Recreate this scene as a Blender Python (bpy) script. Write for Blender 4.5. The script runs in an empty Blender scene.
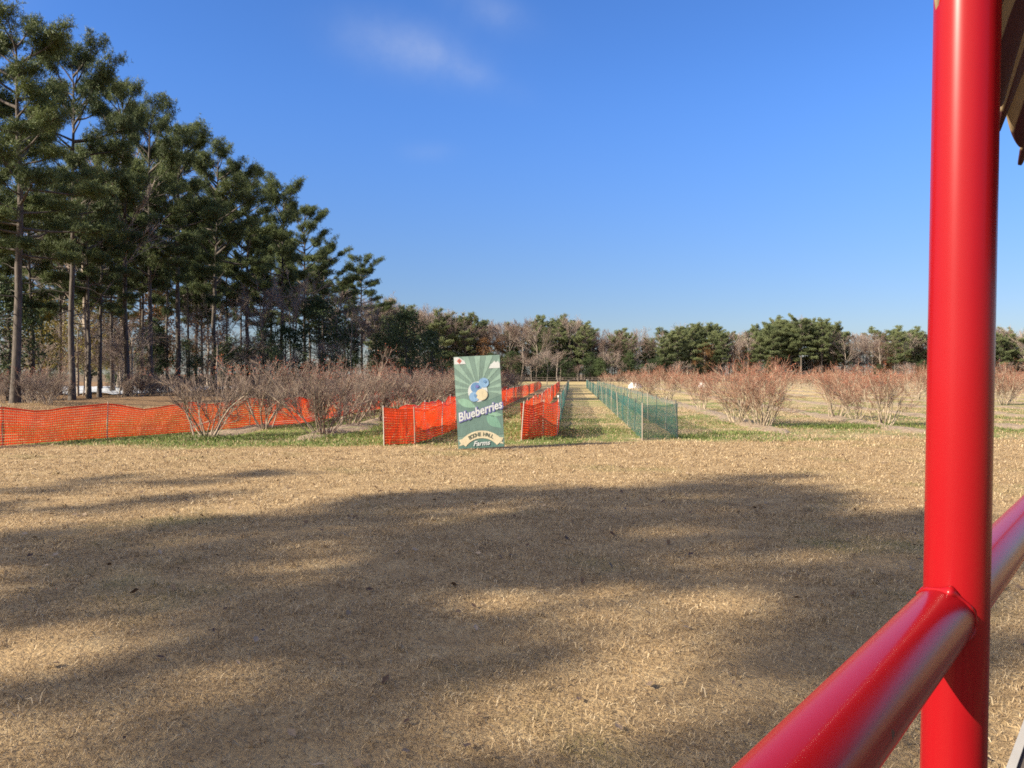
import bpy, math, random
import numpy as np
from mathutils import Vector, Matrix
R = math.radians
PI = math.pi
sc = bpy.context.scene
COL = sc.collection

# ------------------------------------------------------------------ camera
EYE = 2.0            # eye height above the lawn
FPX = 769.0          # focal length in pixels
HOR = 374.0          # horizon row
cam_d = bpy.data.cameras.new('camera')
cam = bpy.data.objects.new('camera', cam_d); COL.objects.link(cam)
cam_d.sensor_width = 36.0
cam_d.lens = FPX / 1024 * 36
cam_d.clip_start = 0.02; cam_d.clip_end = 6000
cam.location = (0, 0, EYE)
cam.rotation_euler = (R(90) - math.atan((384 - HOR) / FPX), 0, 0)
sc.camera = cam

# ------------------------------------------------------------------ sun, sky, exposure
SUN_EL = R(30.0)
SUN_AZ = R(27.0)     # the light travels towards (cos, sin) of this angle on the ground
LX, LY = math.cos(SUN_AZ), math.sin(SUN_AZ)
sun_d = bpy.data.lights.new('sun', 'SUN'); sun = bpy.data.objects.new('sun', sun_d); COL.objects.link(sun)
sun_d.energy = 5.0; sun_d.angle = R(0.5); sun_d.color = (1.0, 0.88, 0.70)
to_sun = Vector((-LX * math.cos(SUN_EL), -LY * math.cos(SUN_EL), math.sin(SUN_EL)))
sun.rotation_euler = to_sun.to_track_quat('Z', 'Y').to_euler()
sun.location = to_sun * 60

sc.view_settings.view_transform = 'Standard'
sc.view_settings.look = 'None'
sc.view_settings.gamma = 1.0
sc.view_settings.exposure = 1.4
sc.view_settings.use_curve_mapping = False
sc.render.engine = 'CYCLES'; sc.cycles.use_denoising = False
sc.cycles.sample_clamp_direct = 8; sc.cycles.sample_clamp_indirect = 6; sc.cycles.filter_width = 1.75; sc.cycles.max_bounces = 8; sc.cycles.transparent_max_bounces = 8; sc.cycles.caustics_reflective = False


class NT:
    """small node-graph writer"""
    def __init__(s, tree):
        s.t = tree
    def n(s, typ, **kw):
        nd = s.t.nodes.new(typ)
        for k, v in kw.items(): setattr(nd, k, v)
        return nd
    def put(s, sock, v):
        if isinstance(v, bpy.types.NodeSocket): s.t.links.new(v, sock)
        elif v is not None:
            if isinstance(v, (tuple, list)) and len(v) == 3 and sock.type == 'RGBA': v = (*v, 1)
            sock.default_value = v
    def m(s, op, a, b=None, c=None, clamp=False):
        nd = s.n('ShaderNodeMath', operation=op, use_clamp=clamp)
        s.put(nd.inputs[0], a); s.put(nd.inputs[1], b); s.put(nd.inputs[2], c)
        return nd.outputs[0]
    def mix(s, f, a, b, mode='MIX'):
        nd = s.n('ShaderNodeMix', data_type='RGBA', blend_type=mode)
        s.put(nd.inputs[0], f); s.put(nd.inputs[6], a); s.put(nd.inputs[7], b)
        return nd.outputs[2]
    def ss(s, x, lo, hi):
        nd = s.n('ShaderNodeMapRange', interpolation_type='SMOOTHSTEP')
        s.put(nd.inputs[0], x); nd.inputs[1].default_value = lo; nd.inputs[2].default_value = hi
        return nd.outputs[0]
    def noise(s, vec, scale, detail=3, rough=.55):
        nd = s.n('ShaderNodeTexNoise'); s.put(nd.inputs['Vector'], vec)
        nd.inputs['Scale'].default_value = scale; nd.inputs['Detail'].default_value = detail
        nd.inputs['Roughness'].default_value = rough
        return nd.outputs[0]
    def ramp(s, f, stops):
        nd = s.n('ShaderNodeValToRGB'); s.put(nd.inputs[0], f)
        cr = nd.color_ramp
        while len(cr.elements) < len(stops): cr.elements.new(.5)
        for e, (p, c) in zip(cr.elements, stops):
            e.position = p; e.color = (*c, 1)
        return nd.outputs[0]


world = bpy.data.worlds.new('World'); sc.world = world; world.use_nodes = True
wt = NT(world.node_tree); world.node_tree.nodes.clear()
sky = wt.n('ShaderNodeTexSky', sky_type='NISHITA', sun_disc=False)
sky.sun_elevation = SUN_EL
sky.sun_rotation = math.atan2(-LX, -LY) % (2 * PI)
sky.altitude = 0; sky.air_density = 1.0; sky.dust_density = 0.3; sky.ozone_density = 3.0
hsv = wt.n('ShaderNodeHueSaturation'); hsv.inputs['Saturation'].default_value = 1.12
wt.put(hsv.inputs['Color'], sky.outputs[0])
tc = wt.n('ShaderNodeTexCoord')
sx = wt.n('ShaderNodeSeparateXYZ'); wt.put(sx.inputs[0], tc.outputs['Generated'])
yy = wt.m('MAXIMUM', sx.outputs[1], 0.02)
ca = wt.m('DIVIDE', sx.outputs[0], yy); cb_ = wt.m('DIVIDE', sx.outputs[2], yy)
def puff(px, py, rx, ry, ang):
    """a wisp of cirrus at a fixed direction of the sky"""
    x0, z0 = (px - 512) / FPX, (HOR - py) / FPX
    dx = wt.m('SUBTRACT', ca, x0); dz = wt.m('SUBTRACT', cb_, z0)
    c, s_ = math.cos(R(ang)), math.sin(R(ang))
    u = wt.m('DIVIDE', wt.m('ADD', wt.m('MULTIPLY', dx, c), wt.m('MULTIPLY', dz, s_)), rx / FPX)
    v = wt.m('DIVIDE', wt.m('SUBTRACT', wt.m('MULTIPLY', dz, c), wt.m('MULTIPLY', dx, s_)), ry / FPX)
    r2 = wt.m('ADD', wt.m('MULTIPLY', u, u), wt.m('MULTIPLY', v, v))
    return wt.m('EXPONENT', wt.m('MULTIPLY', r2, -1.0))
cn = wt.noise(tc.outputs['Generated'], 9.0, 6, .6)
cn2 = wt.ss(cn, .15, .80)
cl = wt.m('ADD', wt.m('MULTIPLY', puff(408, 50, 66, 26, -14), .40), wt.m('MULTIPLY', puff(462, 70, 50, 12, -24), .20))
cl = wt.m('ADD', cl, wt.m('MULTIPLY', puff(488, 12, 42, 18, -20), .26))
cl = wt.m('ADD', cl, wt.m('MULTIPLY', puff(428, 152, 24, 9, 0), .16))
cl = wt.m('MULTIPLY', cl, cn2, clamp=True)
hz = wt.m('ADD', .228, wt.m('MULTIPLY', wt.ss(sx.outputs[2], -.02, .36), .20))
tint = wt.mix(wt.ss(sx.outputs[2], .0, .40), (1.08, 1.12, 1.42), (.82, 1.07, 1.54))
clr = wt.mix(1.0, hsv.outputs[0], tint, 'MULTIPLY')
vm = wt.n('ShaderNodeVectorMath', operation='SCALE'); wt.put(vm.inputs[0], clr); wt.put(vm.inputs[3], hz)
# unseen sky around the sun, brightened as added fill light for the shade
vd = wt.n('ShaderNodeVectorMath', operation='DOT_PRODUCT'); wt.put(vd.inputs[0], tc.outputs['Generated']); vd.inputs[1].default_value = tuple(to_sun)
fill_glow = wt.ss(vd.outputs['Value'], .22, .95)
sunside = wt.mix(fill_glow, vm.outputs[0], (4.4, 4.2, 4.2))
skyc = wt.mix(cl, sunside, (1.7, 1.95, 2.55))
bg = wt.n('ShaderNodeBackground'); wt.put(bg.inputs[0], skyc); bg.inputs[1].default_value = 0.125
wo = wt.n('ShaderNodeOutputWorld'); wt.t.links.new(bg.outputs[0], wo.inputs[0])

# ------------------------------------------------------------------ helpers
def G(px, py):
    """ground point under a pixel of the photograph"""
    y = EYE * FPX / (py - HOR)
    return ((px - 512) / FPX * y, y)

def at(px, Y): return ((px - 512) / FPX * Y, Y)

class Geo:
    def __init__(s): s.p = []
    def add(s, V, F, mat=0, tone=None):
        V = np.asarray(V, float).reshape(-1, 3)
        if tone is None: tone = np.full(len(V), .5)
        s.p.append((V, np.asarray(F, np.int64), mat, np.asarray(tone, float))); return s
    def poly(s, V, faces, mat=0):
        V = np.asarray(V, float).reshape(-1, 3)
        by = {}
        for f in faces: by.setdefault(len(f), []).append(f)
        first = True
        off = 0
        for k, fs in by.items():
            s.p.append((V, np.asarray(fs, np.int64), mat, np.full(len(V), .5)))
        return s

def build(name, geo, mats, parent=None, smooth=False, loc=None):
    Vs, idx, tot, mi, tn = [], [], [], [], []
    o = 0
    for V, F, m, t in geo.p:
        Vs.append(V); idx.append((F + o).ravel()); tot.append(np.full(len(F), F.shape[1])); mi.append(np.full(len(F), m)); tn.append(t)
        o += len(V)
    V = np.concatenate(Vs); idx = np.concatenate(idx); tot = np.concatenate(tot); mi = np.concatenate(mi); tn = np.concatenate(tn)
    me = bpy.data.meshes.new(name)
    me.vertices.add(len(V)); me.vertices.foreach_set('co', V.astype(np.float32).ravel())
    me.loops.add(len(idx)); me.loops.foreach_set('vertex_index', idx.astype(np.int32))
    me.polygons.add(len(tot))
    st = np.concatenate([[0], np.cumsum(tot)[:-1]])
    me.polygons.foreach_set('loop_start', st.astype(np.int32))
    me.polygons.foreach_set('loop_total', tot.astype(np.int32))
    me.polygons.foreach_set('material_index', mi.astype(np.int32))
    me.polygons.foreach_set('use_smooth', np.full(len(tot), bool(smooth)))
    a = me.attributes.new('tone', 'FLOAT', 'POINT'); a.data.foreach_set('value', tn.astype(np.float32))
    for m in (mats if isinstance(mats, (list, tuple)) else [mats]): me.materials.append(m)
    me.update(calc_edges=True)
    ob = bpy.data.objects.new(name, me); COL.objects.link(ob)
    if parent: ob.parent = parent
    if loc: ob.location = loc
    return ob

def unit(a): return a / np.maximum(np.linalg.norm(a, axis=-1, keepdims=True), 1e-9)

def frames(d):
    h = np.where(np.abs(d[..., 2:3]) > .9, np.array([1., 0, 0]), np.array([0, 0, 1.]))
    u = unit(np.cross(d, h)); return u, np.cross(d, u)

def segs(geo, P0, P1, R0, R1, n=3, mat=0, tone=None):
    P0, P1 = np.asarray(P0, float).reshape(-1, 3), np.asarray(P1, float).reshape(-1, 3)
    N = len(P0); R0 = np.broadcast_to(np.asarray(R0, float), (N,)); R1 = np.broadcast_to(np.asarray(R1, float), (N,))
    u, v = frames(unit(P1 - P0))
    a = np.arange(n) * 2 * PI / n
    ring = u[:, None] * np.cos(a)[None, :, None] + v[:, None] * np.sin(a)[None, :, None]
    V = np.stack([P0[:, None] + ring * R0[:, None, None], P1[:, None] + ring * R1[:, None, None]], 1)
    b = np.arange(N)[:, None] * 2 * n
    i = np.arange(n); j = (i + 1) % n
    F = np.stack([b + i, b + j, b + n + j, b + n + i], -1).reshape(-1, 4)
    t = None if tone is None else np.repeat(np.broadcast_to(np.asarray(tone, float), (N,)), 2 * n)
    geo.add(V, F, mat, t)

def tube(geo, P, Rr, n=8, mat=0, caps=False, closed=False):
    P = np.asarray(P, float); K = len(P); Rr = np.broadcast_to(np.asarray(Rr, float), (K,))
    d = np.gradient(P, axis=0); d = unit(d)
    u = np.zeros((K, 3)); u0, _ = frames(d[:1]); u[0] = u0[0]
    for k in range(1, K):
        w = u[k - 1] - d[k] * np.dot(u[k - 1], d[k]); u[k] = w / np.linalg.norm(w)
    v = np.cross(d, u)
    a = np.arange(n) * 2 * PI / n
    V = P[:, None] + (u[:, None] * np.cos(a)[None, :, None] + v[:, None] * np.sin(a)[None, :, None]) * Rr[:, None, None]
    i = np.arange(n); j = (i + 1) % n; b = np.arange(K - 1)[:, None] * n
    F = np.stack([b + i, b + j, b + n + j, b + n + i], -1).reshape(-1, 4)
    geo.add(V, F, mat)
    if caps:
        for k, sgn in ((0, 1), (K - 1, -1)):
            cv = np.vstack([V[k], P[k][None]])
            f = np.stack([i, np.full(n, n), j] if sgn > 0 else [i, j, np.full(n, n)], -1)
            geo.add(cv, f, mat)

def box(geo, c, s, mat=0, ax=None):
    """box centred at c with size s; ax = 3x3 of axes (rows)"""
    c = np.asarray(c, float); s = np.asarray(s, float) / 2
    q = np.array([[x, y, z] for x in (-1, 1) for y in (-1, 1) for z in (-1, 1)]) * s
    if ax is not None: q = q @ np.asarray(ax)
    F = [[0, 1, 3, 2], [4, 6, 7, 5], [0, 4, 5, 1], [2, 3, 7, 6], [0, 2, 6, 4], [1, 5, 7, 3]]
    geo.add(q + c, F, mat)

def tag(o, label=None, cat=None, group=None, kind=None):
    if label: o['label'] = label
    if cat: o['category'] = cat
    if group: o['group'] = group
    if kind: o['kind'] = kind
    return o

def empty(name, loc, rz=0, label=None, cat=None, group=None):
    o = bpy.data.objects.new(name, None); COL.objects.link(o)
    o.location = loc; o.rotation_euler = (0, 0, rz); o.empty_display_size = .3
    return tag(o, label, cat, group)

def copy_tree(o, parent=None):
    c = o.copy(); COL.objects.link(c)
    if parent: c.parent = parent
    for ch in list(o.children): copy_tree(ch, c)
    return c

# ------------------------------------------------------------------ materials
def mat_new(name):
    m = bpy.data.materials.new(name); m.use_nodes = True
    m.node_tree.nodes.clear(); t = NT(m.node_tree)
    out = t.n('ShaderNodeOutputMaterial')
    return m, t, out

def principled(t, out, col, rough=.8, **kw):
    p = t.n('ShaderNodeBsdfPrincipled'); t.put(p.inputs['Base Color'], col); t.put(p.inputs['Roughness'], rough)
    for k, v in kw.items(): t.put(p.inputs[k.replace('_', ' ')], v)
    t.t.links.new(p.outputs[0], out.inputs[0]); return p

def plain(name, col, rough=.7, var=.25, scale=12, **kw):
    m, t, out = mat_new(name)
    tc = t.n('ShaderNodeTexCoord')
    nz = t.noise(tc.outputs['Object'], scale, 4)
    c = t.mix(nz, tuple(x * (1 - var) for x in col), tuple(min(1, x * (1 + var)) for x in col))
    principled(t, out, c, rough, **kw); return m

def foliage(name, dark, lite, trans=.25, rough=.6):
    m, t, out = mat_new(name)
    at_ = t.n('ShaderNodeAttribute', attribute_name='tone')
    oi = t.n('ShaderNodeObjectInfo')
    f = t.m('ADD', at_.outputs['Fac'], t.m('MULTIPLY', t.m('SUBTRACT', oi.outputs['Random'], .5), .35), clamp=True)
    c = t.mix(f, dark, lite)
    p = t.n('ShaderNodeBsdfPrincipled'); t.put(p.inputs['Base Color'], c); p.inputs['Roughness'].default_value = rough
    p.inputs['Specular IOR Level'].default_value = .3
    tr = t.n('ShaderNodeBsdfTranslucent'); t.put(tr.inputs[0], c)
    mx = t.n('ShaderNodeMixShader'); mx.inputs[0].default_value = trans
    t.t.links.new(p.outputs[0], mx.inputs[1]); t.t.links.new(tr.outputs[0], mx.inputs[2])
    t.t.links.new(mx.outputs[0], out.inputs[0]); return m

def bark(name, a, b, scale=5):
    m, t, out = mat_new(name)
    tc = t.n('ShaderNodeTexCoord'); mp = t.n('ShaderNodeMapping'); mp.inputs['Scale'].default_value = (1, 1, .35)
    t.put(mp.inputs[0], tc.outputs['Object'])
    nz = t.noise(mp.outputs[0], scale, 5, .7)
    c = t.mix(t.ss(nz, .35, .65), a, b)
    p = principled(t, out, c, .9)
    bp = t.n('ShaderNodeBump'); bp.inputs['Strength'].default_value = .6; t.put(bp.inputs['Height'], nz)
    t.put(p.inputs['Normal'], bp.outputs[0]); return m

M = {}
M['needle'] = foliage('pine_needles', (.030, .050, .018), (.115, .145, .048), .2)
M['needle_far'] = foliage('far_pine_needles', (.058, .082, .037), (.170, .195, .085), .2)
M['leaf_dark'] = foliage('evergreen_leaves', (.024, .042, .017), (.075, .105, .038), .2)
M['leaf_yellow'] = foliage('autumn_yellow_leaves', (.10, .10, .02), (.26, .20, .035), .35)
M['leaf_russet'] = foliage('russet_leaves', (.11, .060, .025), (.23, .12, .05), .3)
M['bark_pine'] = bark('pine_bark', (.036, .029, .024), (.10, .082, .068))
M['bark_grey'] = bark('grey_bark', (.16, .13, .105), (.32, .27, .225))
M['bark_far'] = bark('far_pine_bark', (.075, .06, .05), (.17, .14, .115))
M['twig_grey'] = foliage('bare_twigs', (.15, .115, .10), (.35, .28, .235), 0)
M['twig_brown'] = foliage('dark_twigs', (.09, .062, .052), (.20, .14, .115), 0)
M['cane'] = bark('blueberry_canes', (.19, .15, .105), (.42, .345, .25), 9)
M['cane_left'] = bark('dark_blueberry_canes', (.13, .10, .075), (.34, .27, .20), 9)  # darker cane colour for the left bushes and undergrowth
M['twig_red'] = foliage('red_twigs', (.16, .082, .055), (.35, .18, .12), 0)
M['twig_mauve'] = foliage('mauve_twigs', (.085, .064, .052), (.25, .18, .14), 0)
M['leaf_red'] = foliage('red_leaves', (.20, .05, .03), (.36, .11, .055), .3)
M['cap_white'] = plain('white_plastic', (.80, .80, .78), .5, .05)
M['post_wood'] = plain('weathered_wood', (.28, .235, .185), .85, .3, 20)
M['post_metal'] = plain('dark_steel_post', (.06, .065, .06), .6, .3, 20)
M['white'] = plain('white_paint', (.40, .37, .33), .5, .15)

def net_mat(name, col, trans):
    m, t, out = mat_new(name)
    geo = t.n('ShaderNodeNewGeometry')
    nz = t.noise(geo.outputs['Position'], 1.7, 4)
    c = t.mix(nz, tuple(x * .75 for x in col), tuple(min(1, x * 1.2) for x in col))
    p = t.n('ShaderNodeBsdfPrincipled'); t.put(p.inputs['Base Color'], c); p.inputs['Roughness'].default_value = .45
    tr = t.n('ShaderNodeBsdfTranslucent'); t.put(tr.inputs[0], c)
    mx = t.n('ShaderNodeMixShader'); mx.inputs[0].default_value = trans
    t.t.links.new(p.outputs[0], mx.inputs[1]); t.t.links.new(tr.outputs[0], mx.inputs[2])
    t.t.links.new(mx.outputs[0], out.inputs[0]); return m
M['orange'] = net_mat('orange_plastic_net', (.74, .080, .016), .35)
M['green'] = net_mat('green_plastic_net', (.040, .165, .150), .35)

# ------------------------------------------------------------------ ground
ROW = .078                              # the rows run towards (ROW, 1)
def ground_material():
    m, t, out = mat_new('ground')
    g = t.n('ShaderNodeNewGeometry'); pos = g.outputs['Position']
    s = t.n('ShaderNodeSeparateXYZ'); t.put(s.inputs[0], pos); X, Y = s.outputs[0], s.outputs[1]
    n1 = t.noise(pos, .35, 4); n2 = t.noise(pos, 2.2, 5, .65); n3 = t.noise(pos, 22, 4, .7); n4 = t.noise(pos, .09, 3)
    # dormant lawn
    lawn = t.ramp(n2, [(.25, (.21, .145, .075)), (.5, (.33, .232, .12)), (.75, (.44, .33, .18))])
    lawn = t.mix(t.m('MULTIPLY', t.ss(n1, .55, .75), .55), lawn, (.17, .17, .065))
    lawn = t.mix(t.m('MULTIPLY', t.ss(n3, .35, .7), .5), lawn, (.16, .105, .06))
    # orchard floor: green and tan grass
    green = t.mix(n2, (.07, .115, .022), (.17, .20, .055))
    tan = t.mix(n2, (.24, .17, .095), (.41, .32, .19))
    gl = t.m('SUBTRACT', t.m('ADD', t.m('MULTIPLY', n1, .9), t.m('MULTIPLY', n2, .35)), t.m('MULTIPLY', t.ss(X, -3., 6.), .13))
    orch = t.mix(t.ss(gl, .37, .62), tan, green)
    orch = t.mix(t.m('MULTIPLY', t.ss(Y, 40., 75.), .85), orch, t.mix(t.ss(n1, .4, .6), (.42, .31, .17), (.30, .245, .105)))
    # pine straw under the wood
    straw = t.ramp(n2, [(.3, (.09, .055, .03)), (.55, (.20, .125, .065)), (.8, (.31, .21, .115))])
    edge = t.m('ADD', Y, t.m('MULTIPLY', t.m('SUBTRACT', n1, .5), 3.0))
    edge = t.m('ADD', edge, t.m('MULTIPLY', t.m('SUBTRACT', n3, .5), 1.2))
    edge = t.m('SUBTRACT', edge, t.m('MULTIPLY', t.ss(X, -3, 8), 2.2))
    c = t.mix(t.ss(edge, 20.6, 21.8), lawn, orch)
    wd = t.m('SUBTRACT', t.m('ADD', X, t.m('MULTIPLY', n1, 4.0)), t.m('MULTIPLY', t.m('SUBTRACT', Y, 40.), -.03))
    c = t.mix(t.m('MULTIPLY', t.ss(wd, -13., -19.), t.ss(Y, 27., 33.)), c, straw)
    c = t.mix(t.ss(Y, 190., 206.), c, (.13, .095, .06))
    p = principled(t, out, c, .95); p.inputs['Specular IOR Level'].default_value = .15
    bp = t.n('ShaderNodeBump'); bp.inputs['Strength'].default_value = .7; bp.inputs['Distance'].default_value = .06
    t.put(bp.inputs['Height'], t.m('ADD', n3, n2)); t.put(p.inputs['Normal'], bp.outputs[0])
    return m
M['ground'] = ground_material()

def axis(lo, hi, near, step, grow=1.25):
    a = [0.]; s = step
    while a[-1] < hi:
        a.append(a[-1] + s)
        if a[-1] > near: s *= grow
    b = [0.]; s = step
    while b[-1] > lo:
        b.append(b[-1] - s)
        if -b[-1] > near: s *= grow
    return np.array(sorted(set(a + b)))
gx = axis(-4000, 4000, 30, .8); gy = axis(-4000, 4000, 30, .8)
XX, YY = np.meshgrid(gx, gy, indexing='ij')
def ground_z(x, y):
    """gentle dips of the lawn; the bank of straw at the wood's edge"""
    x = np.asarray(x, float); y = np.asarray(y, float)
    z = .025 * np.sin(x * .45 + 1.3 * np.sin(y * .23)) * np.cos(y * .38 + .7) * np.exp(-(x * x + y * y) / 2500)
    b = np.exp(-((x + 27 + .0 * y) / 4.0) ** 2) * np.clip((y - 24) / 10, 0, 1) * np.clip((75 - y) / 20, 0, 1)
    return z + .35 * b
ZZ = ground_z(XX, YY)
gg = Geo(); nx, ny = XX.shape
i, j = np.meshgrid(np.arange(nx - 1), np.arange(ny - 1), indexing='ij')
F = np.stack([i * ny + j, (i + 1) * ny + j, (i + 1) * ny + j + 1, i * ny + j + 1], -1).reshape(-1, 4)
gg.add(np.stack([XX, YY, ZZ], -1), F)
tag(build('ground', gg, M['ground'], smooth=True), kind='structure')
def gz(x, y): return float(ground_z(x, y))

# mulch beds along the rows
def mulch_material():
    m, t, out = mat_new('mulch')
    g = t.n('ShaderNodeNewGeometry'); pos = g.outputs['Position']
    a = t.noise(pos, 9, 5, .75); b = t.noise(pos, 1.3, 3)
    c = t.ramp(a, [(.3, (.10, .07, .045)), (.5, (.23, .17, .112)), (.7, (.38, .30, .215))])
    c = t.mix(t.m('MULTIPLY', t.ss(b, .55, .68), .7), c, (.13, .16, .04))
    p = principled(t, out, c, .95)
    bp = t.n('ShaderNodeBump'); bp.inputs['Strength'].default_value = .9; bp.inputs['Distance'].default_value = .05
    t.put(bp.inputs['Height'], a); t.put(p.inputs['Normal'], bp.outputs[0]); return m
M['mulch'] = mulch_material()
rb = np.random.default_rng(5)
def soil_bed(u, y0, y1, w):
    """a low irregular ridge of wood chips"""
    ys = np.arange(y0, y1 + .01, .5 if y0 < 40 and y1 < 80 else .9); K = len(ys)
    t = np.linspace(-1, 1, 9)
    ww = w * (1 + .25 * np.sin(ys * .8 + u) + .15 * rb.normal(size=K))
    ends = np.clip(np.minimum(ys - y0, y1 - ys) / .9, .02, 1) ** .5
    xs = (u + ROW * ys)[:, None] + t[None] * (ww * ends)[:, None]
    z = .09 * (1 - t[None] ** 2) * ends[:, None] * (1 + .35 * rb.normal(size=(K, 9))) - .012
    z = z + ground_z(xs, ys[:, None] + 0 * xs)
    V = np.stack([xs, ys[:, None] + 0 * xs, z], -1)
    ii, jj = np.meshgrid(np.arange(K - 1), np.arange(8), indexing='ij')
    F = np.stack([ii * 9 + jj, ii * 9 + jj + 1, (ii + 1) * 9 + jj + 1, (ii + 1) * 9 + jj], -1).reshape(-1, 4)
    g = Geo(); g.add(V, F)
    tag(build('soil_bed', g, M['mulch'], smooth=True), kind='structure')
U_R = [7.1 + 4.75 * k for k in range(26)]
U_L = [-11.7, -8.25]
for k, u in enumerate(U_R): soil_bed(u, 25.5 + (.6 * k if k > 1 else 0), 175, .62)
for u in U_L: soil_bed(u, 23.3, 120, .7)

# the pale field cloth lying beyond the pine trunks
g = Geo(); ks = 7
for k in range(ks):
    x0 = -66 + k * 4.2
    xs = np.linspace(0, 3.4, 7); ys = np.linspace(72, 108, 30)
    A, B = np.meshgrid(xs, ys, indexing='ij')
    Zc = .10 + .22 * np.sin(A / 3.4 * PI) + .03 * np.sin(B * 2.1 + k)
    V = np.stack([A + x0, B, Zc], -1); ii, jj = np.meshgrid(np.arange(6), np.arange(29), indexing='ij')
    g.add(V, np.stack([ii * 30 + jj, (ii + 1) * 30 + jj, (ii + 1) * 30 + jj + 1, ii * 30 + jj + 1], -1).reshape(-1, 4))
tag(build('row_cover', g, plain('row_cover_fleece', (.46, .49, .54), .7, .1, .6), smooth=True),
    'pale row cover fleece lying on the ground behind the pine trunks', 'row cover')

# ------------------------------------------------------------------ lawn grass
rg = np.random.default_rng(11)
def grass_blades(geo, x, y, l, w, lean, up, rng):
    N = len(x); az = rng.uniform(0, 2 * PI, N); z = ground_z(x, y)
    d = np.stack([np.cos(az), np.sin(az), np.zeros(N)], -1); sd = np.stack([-np.sin(az), np.cos(az), np.zeros(N)], -1)
    rr = rng.uniform(0, 1, N); sd = unit(sd + np.stack([np.zeros(N), np.zeros(N), rng.normal(0, .5, N)], -1))
    b = np.stack([x, y, z - .004], -1); Z = np.array([0, 0, 1.])
    mid = b + d * (l * lean * .5)[:, None] + Z * (l * up * .75)[:, None]
    bend = rng.uniform(-.4, .5, N)
    tip = b + d * (l * (lean * 1.1))[:, None] + sd * (l * bend)[:, None] + Z * (l * up * rng.uniform(.5, 1.2, N))[:, None]
    hw = (w / 2)[:, None]
    V = np.stack([b - sd * hw, b + sd * hw, mid + sd * hw * .9, mid - sd * hw * .9, tip], 1)
    o = np.arange(N)[:, None] * 5
    tone = np.repeat(np.clip(rr, 0, 1), 5)
    n0 = N * 5
    geo.add(V, o + np.array([0, 1, 2, 3]), 0, tone)
    geo.add(V, o + np.array([3, 2, 4]), 0, tone)
def sample_view(y0, y1, dens, rng, side=1.6):
    """even scatter over the part of the lawn one can see, with some margin"""
    A = (.70 * (y1 * y1 - y0 * y0) + 2 * side * (y1 - y0)); N = int(A * dens)
    y = np.sqrt(rng.uniform(y0 * y0, y1 * y1, N)); x = rng.uniform(-1, 1, N) * (.70 * y + side)
    return x, y
m, t, out = mat_new('dormant_grass')
at_ = t.n('ShaderNodeAttribute', attribute_name='tone'); ge = t.n('ShaderNodeNewGeometry')
big = t.noise(ge.outputs['Position'], .35, 4); mid_ = t.noise(ge.outputs['Position'], 1.6, 3)
c = t.ramp(at_.outputs['Fac'], [(0., (.15, .098, .057)), (.35, (.312, .219, .119)), (.7, (.468, .349, .197)), (1., (.61, .50, .335))])
c = t.mix(t.m('MULTIPLY', t.ss(mid_, .45, .75), .45), c, (.22, .145, .08))
gf = t.m('MULTIPLY', t.ss(big, .52, .72), t.ss(at_.outputs['Fac'], .75, .35))
c = t.mix(t.m('MULTIPLY', gf, .75), c, (.145, .165, .05))
p = t.n('ShaderNodeBsdfPrincipled'); t.put(p.inputs['Base Color'], c); p.inputs['Roughness'].default_value = .7
p.inputs['Specular IOR Level'].default_value = .25
tr = t.n('ShaderNodeBsdfTranslucent'); t.put(tr.inputs[0], c)
mx = t.n('ShaderNodeMixShader'); mx.inputs[0].default_value = .3
t.t.links.new(p.outputs[0], mx.inputs[1]); t.t.links.new(tr.outputs[0], mx.inputs[2]); t.t.links.new(mx.outputs[0], out.inputs[0])
M['grass'] = m
g = Geo()
for y0, y1, dens, l, w in ((3.2, 6.5, 2600, .042, .0042), (6.5, 11, 1300, .048, .0060), (11, 17, 520, .055, .009), (17, 23.5, 260, .06, .012)):
    x, y = sample_view(y0, y1, dens, rg); N = len(x)
    pn = np.sin(x * 2.3 + 2 * np.sin(y * 1.7)) + np.sin(y * 3.1 + 1.5 * np.sin(x * 1.1)) + rg.normal(0, .8, N)
    keep = (y < 21.6 + .18 * np.clip(x, 0, 12) + rg.normal(0, .4, N)) & (pn > -1.35); x, y = x[keep], y[keep]; N = len(x)
    grass_blades(g, x, y, l * rg.uniform(.6, 1.6, N), w * rg.uniform(.7, 1.3, N), rg.uniform(.4, 1.1, N), rg.uniform(.15, .75, N), rg)

x, y = sample_view(21.0, 46, 75, rg); N = len(x)
grass_blades(g, x, y, .075 * rg.uniform(.6, 1.6, N), .016 * rg.uniform(.7, 1.3, N), rg.uniform(.3, .9, N), rg.uniform(.3, .9, N), rg)
# ragged taller tufts
x, y = sample_view(3.4, 20, 3.2, rg); x = np.repeat(x, 16) + rg.normal(0, .035, len(x) * 16); y = np.repeat(y, 16) + rg.normal(0, .035, len(y) * 16); N = len(x)
grass_blades(g, x, y, .065 * rg.uniform(.5, 1.5, N), .0048 * rg.uniform(.7, 1.3, N) * (1 + y / 14), rg.uniform(.3, .9, N), rg.uniform(.4, 1.0, N), rg)
tag(build('lawn_grass', g, M['grass'], smooth=True), 'short dormant tan lawn grass over the whole foreground', 'grass', kind='stuff')
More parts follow.
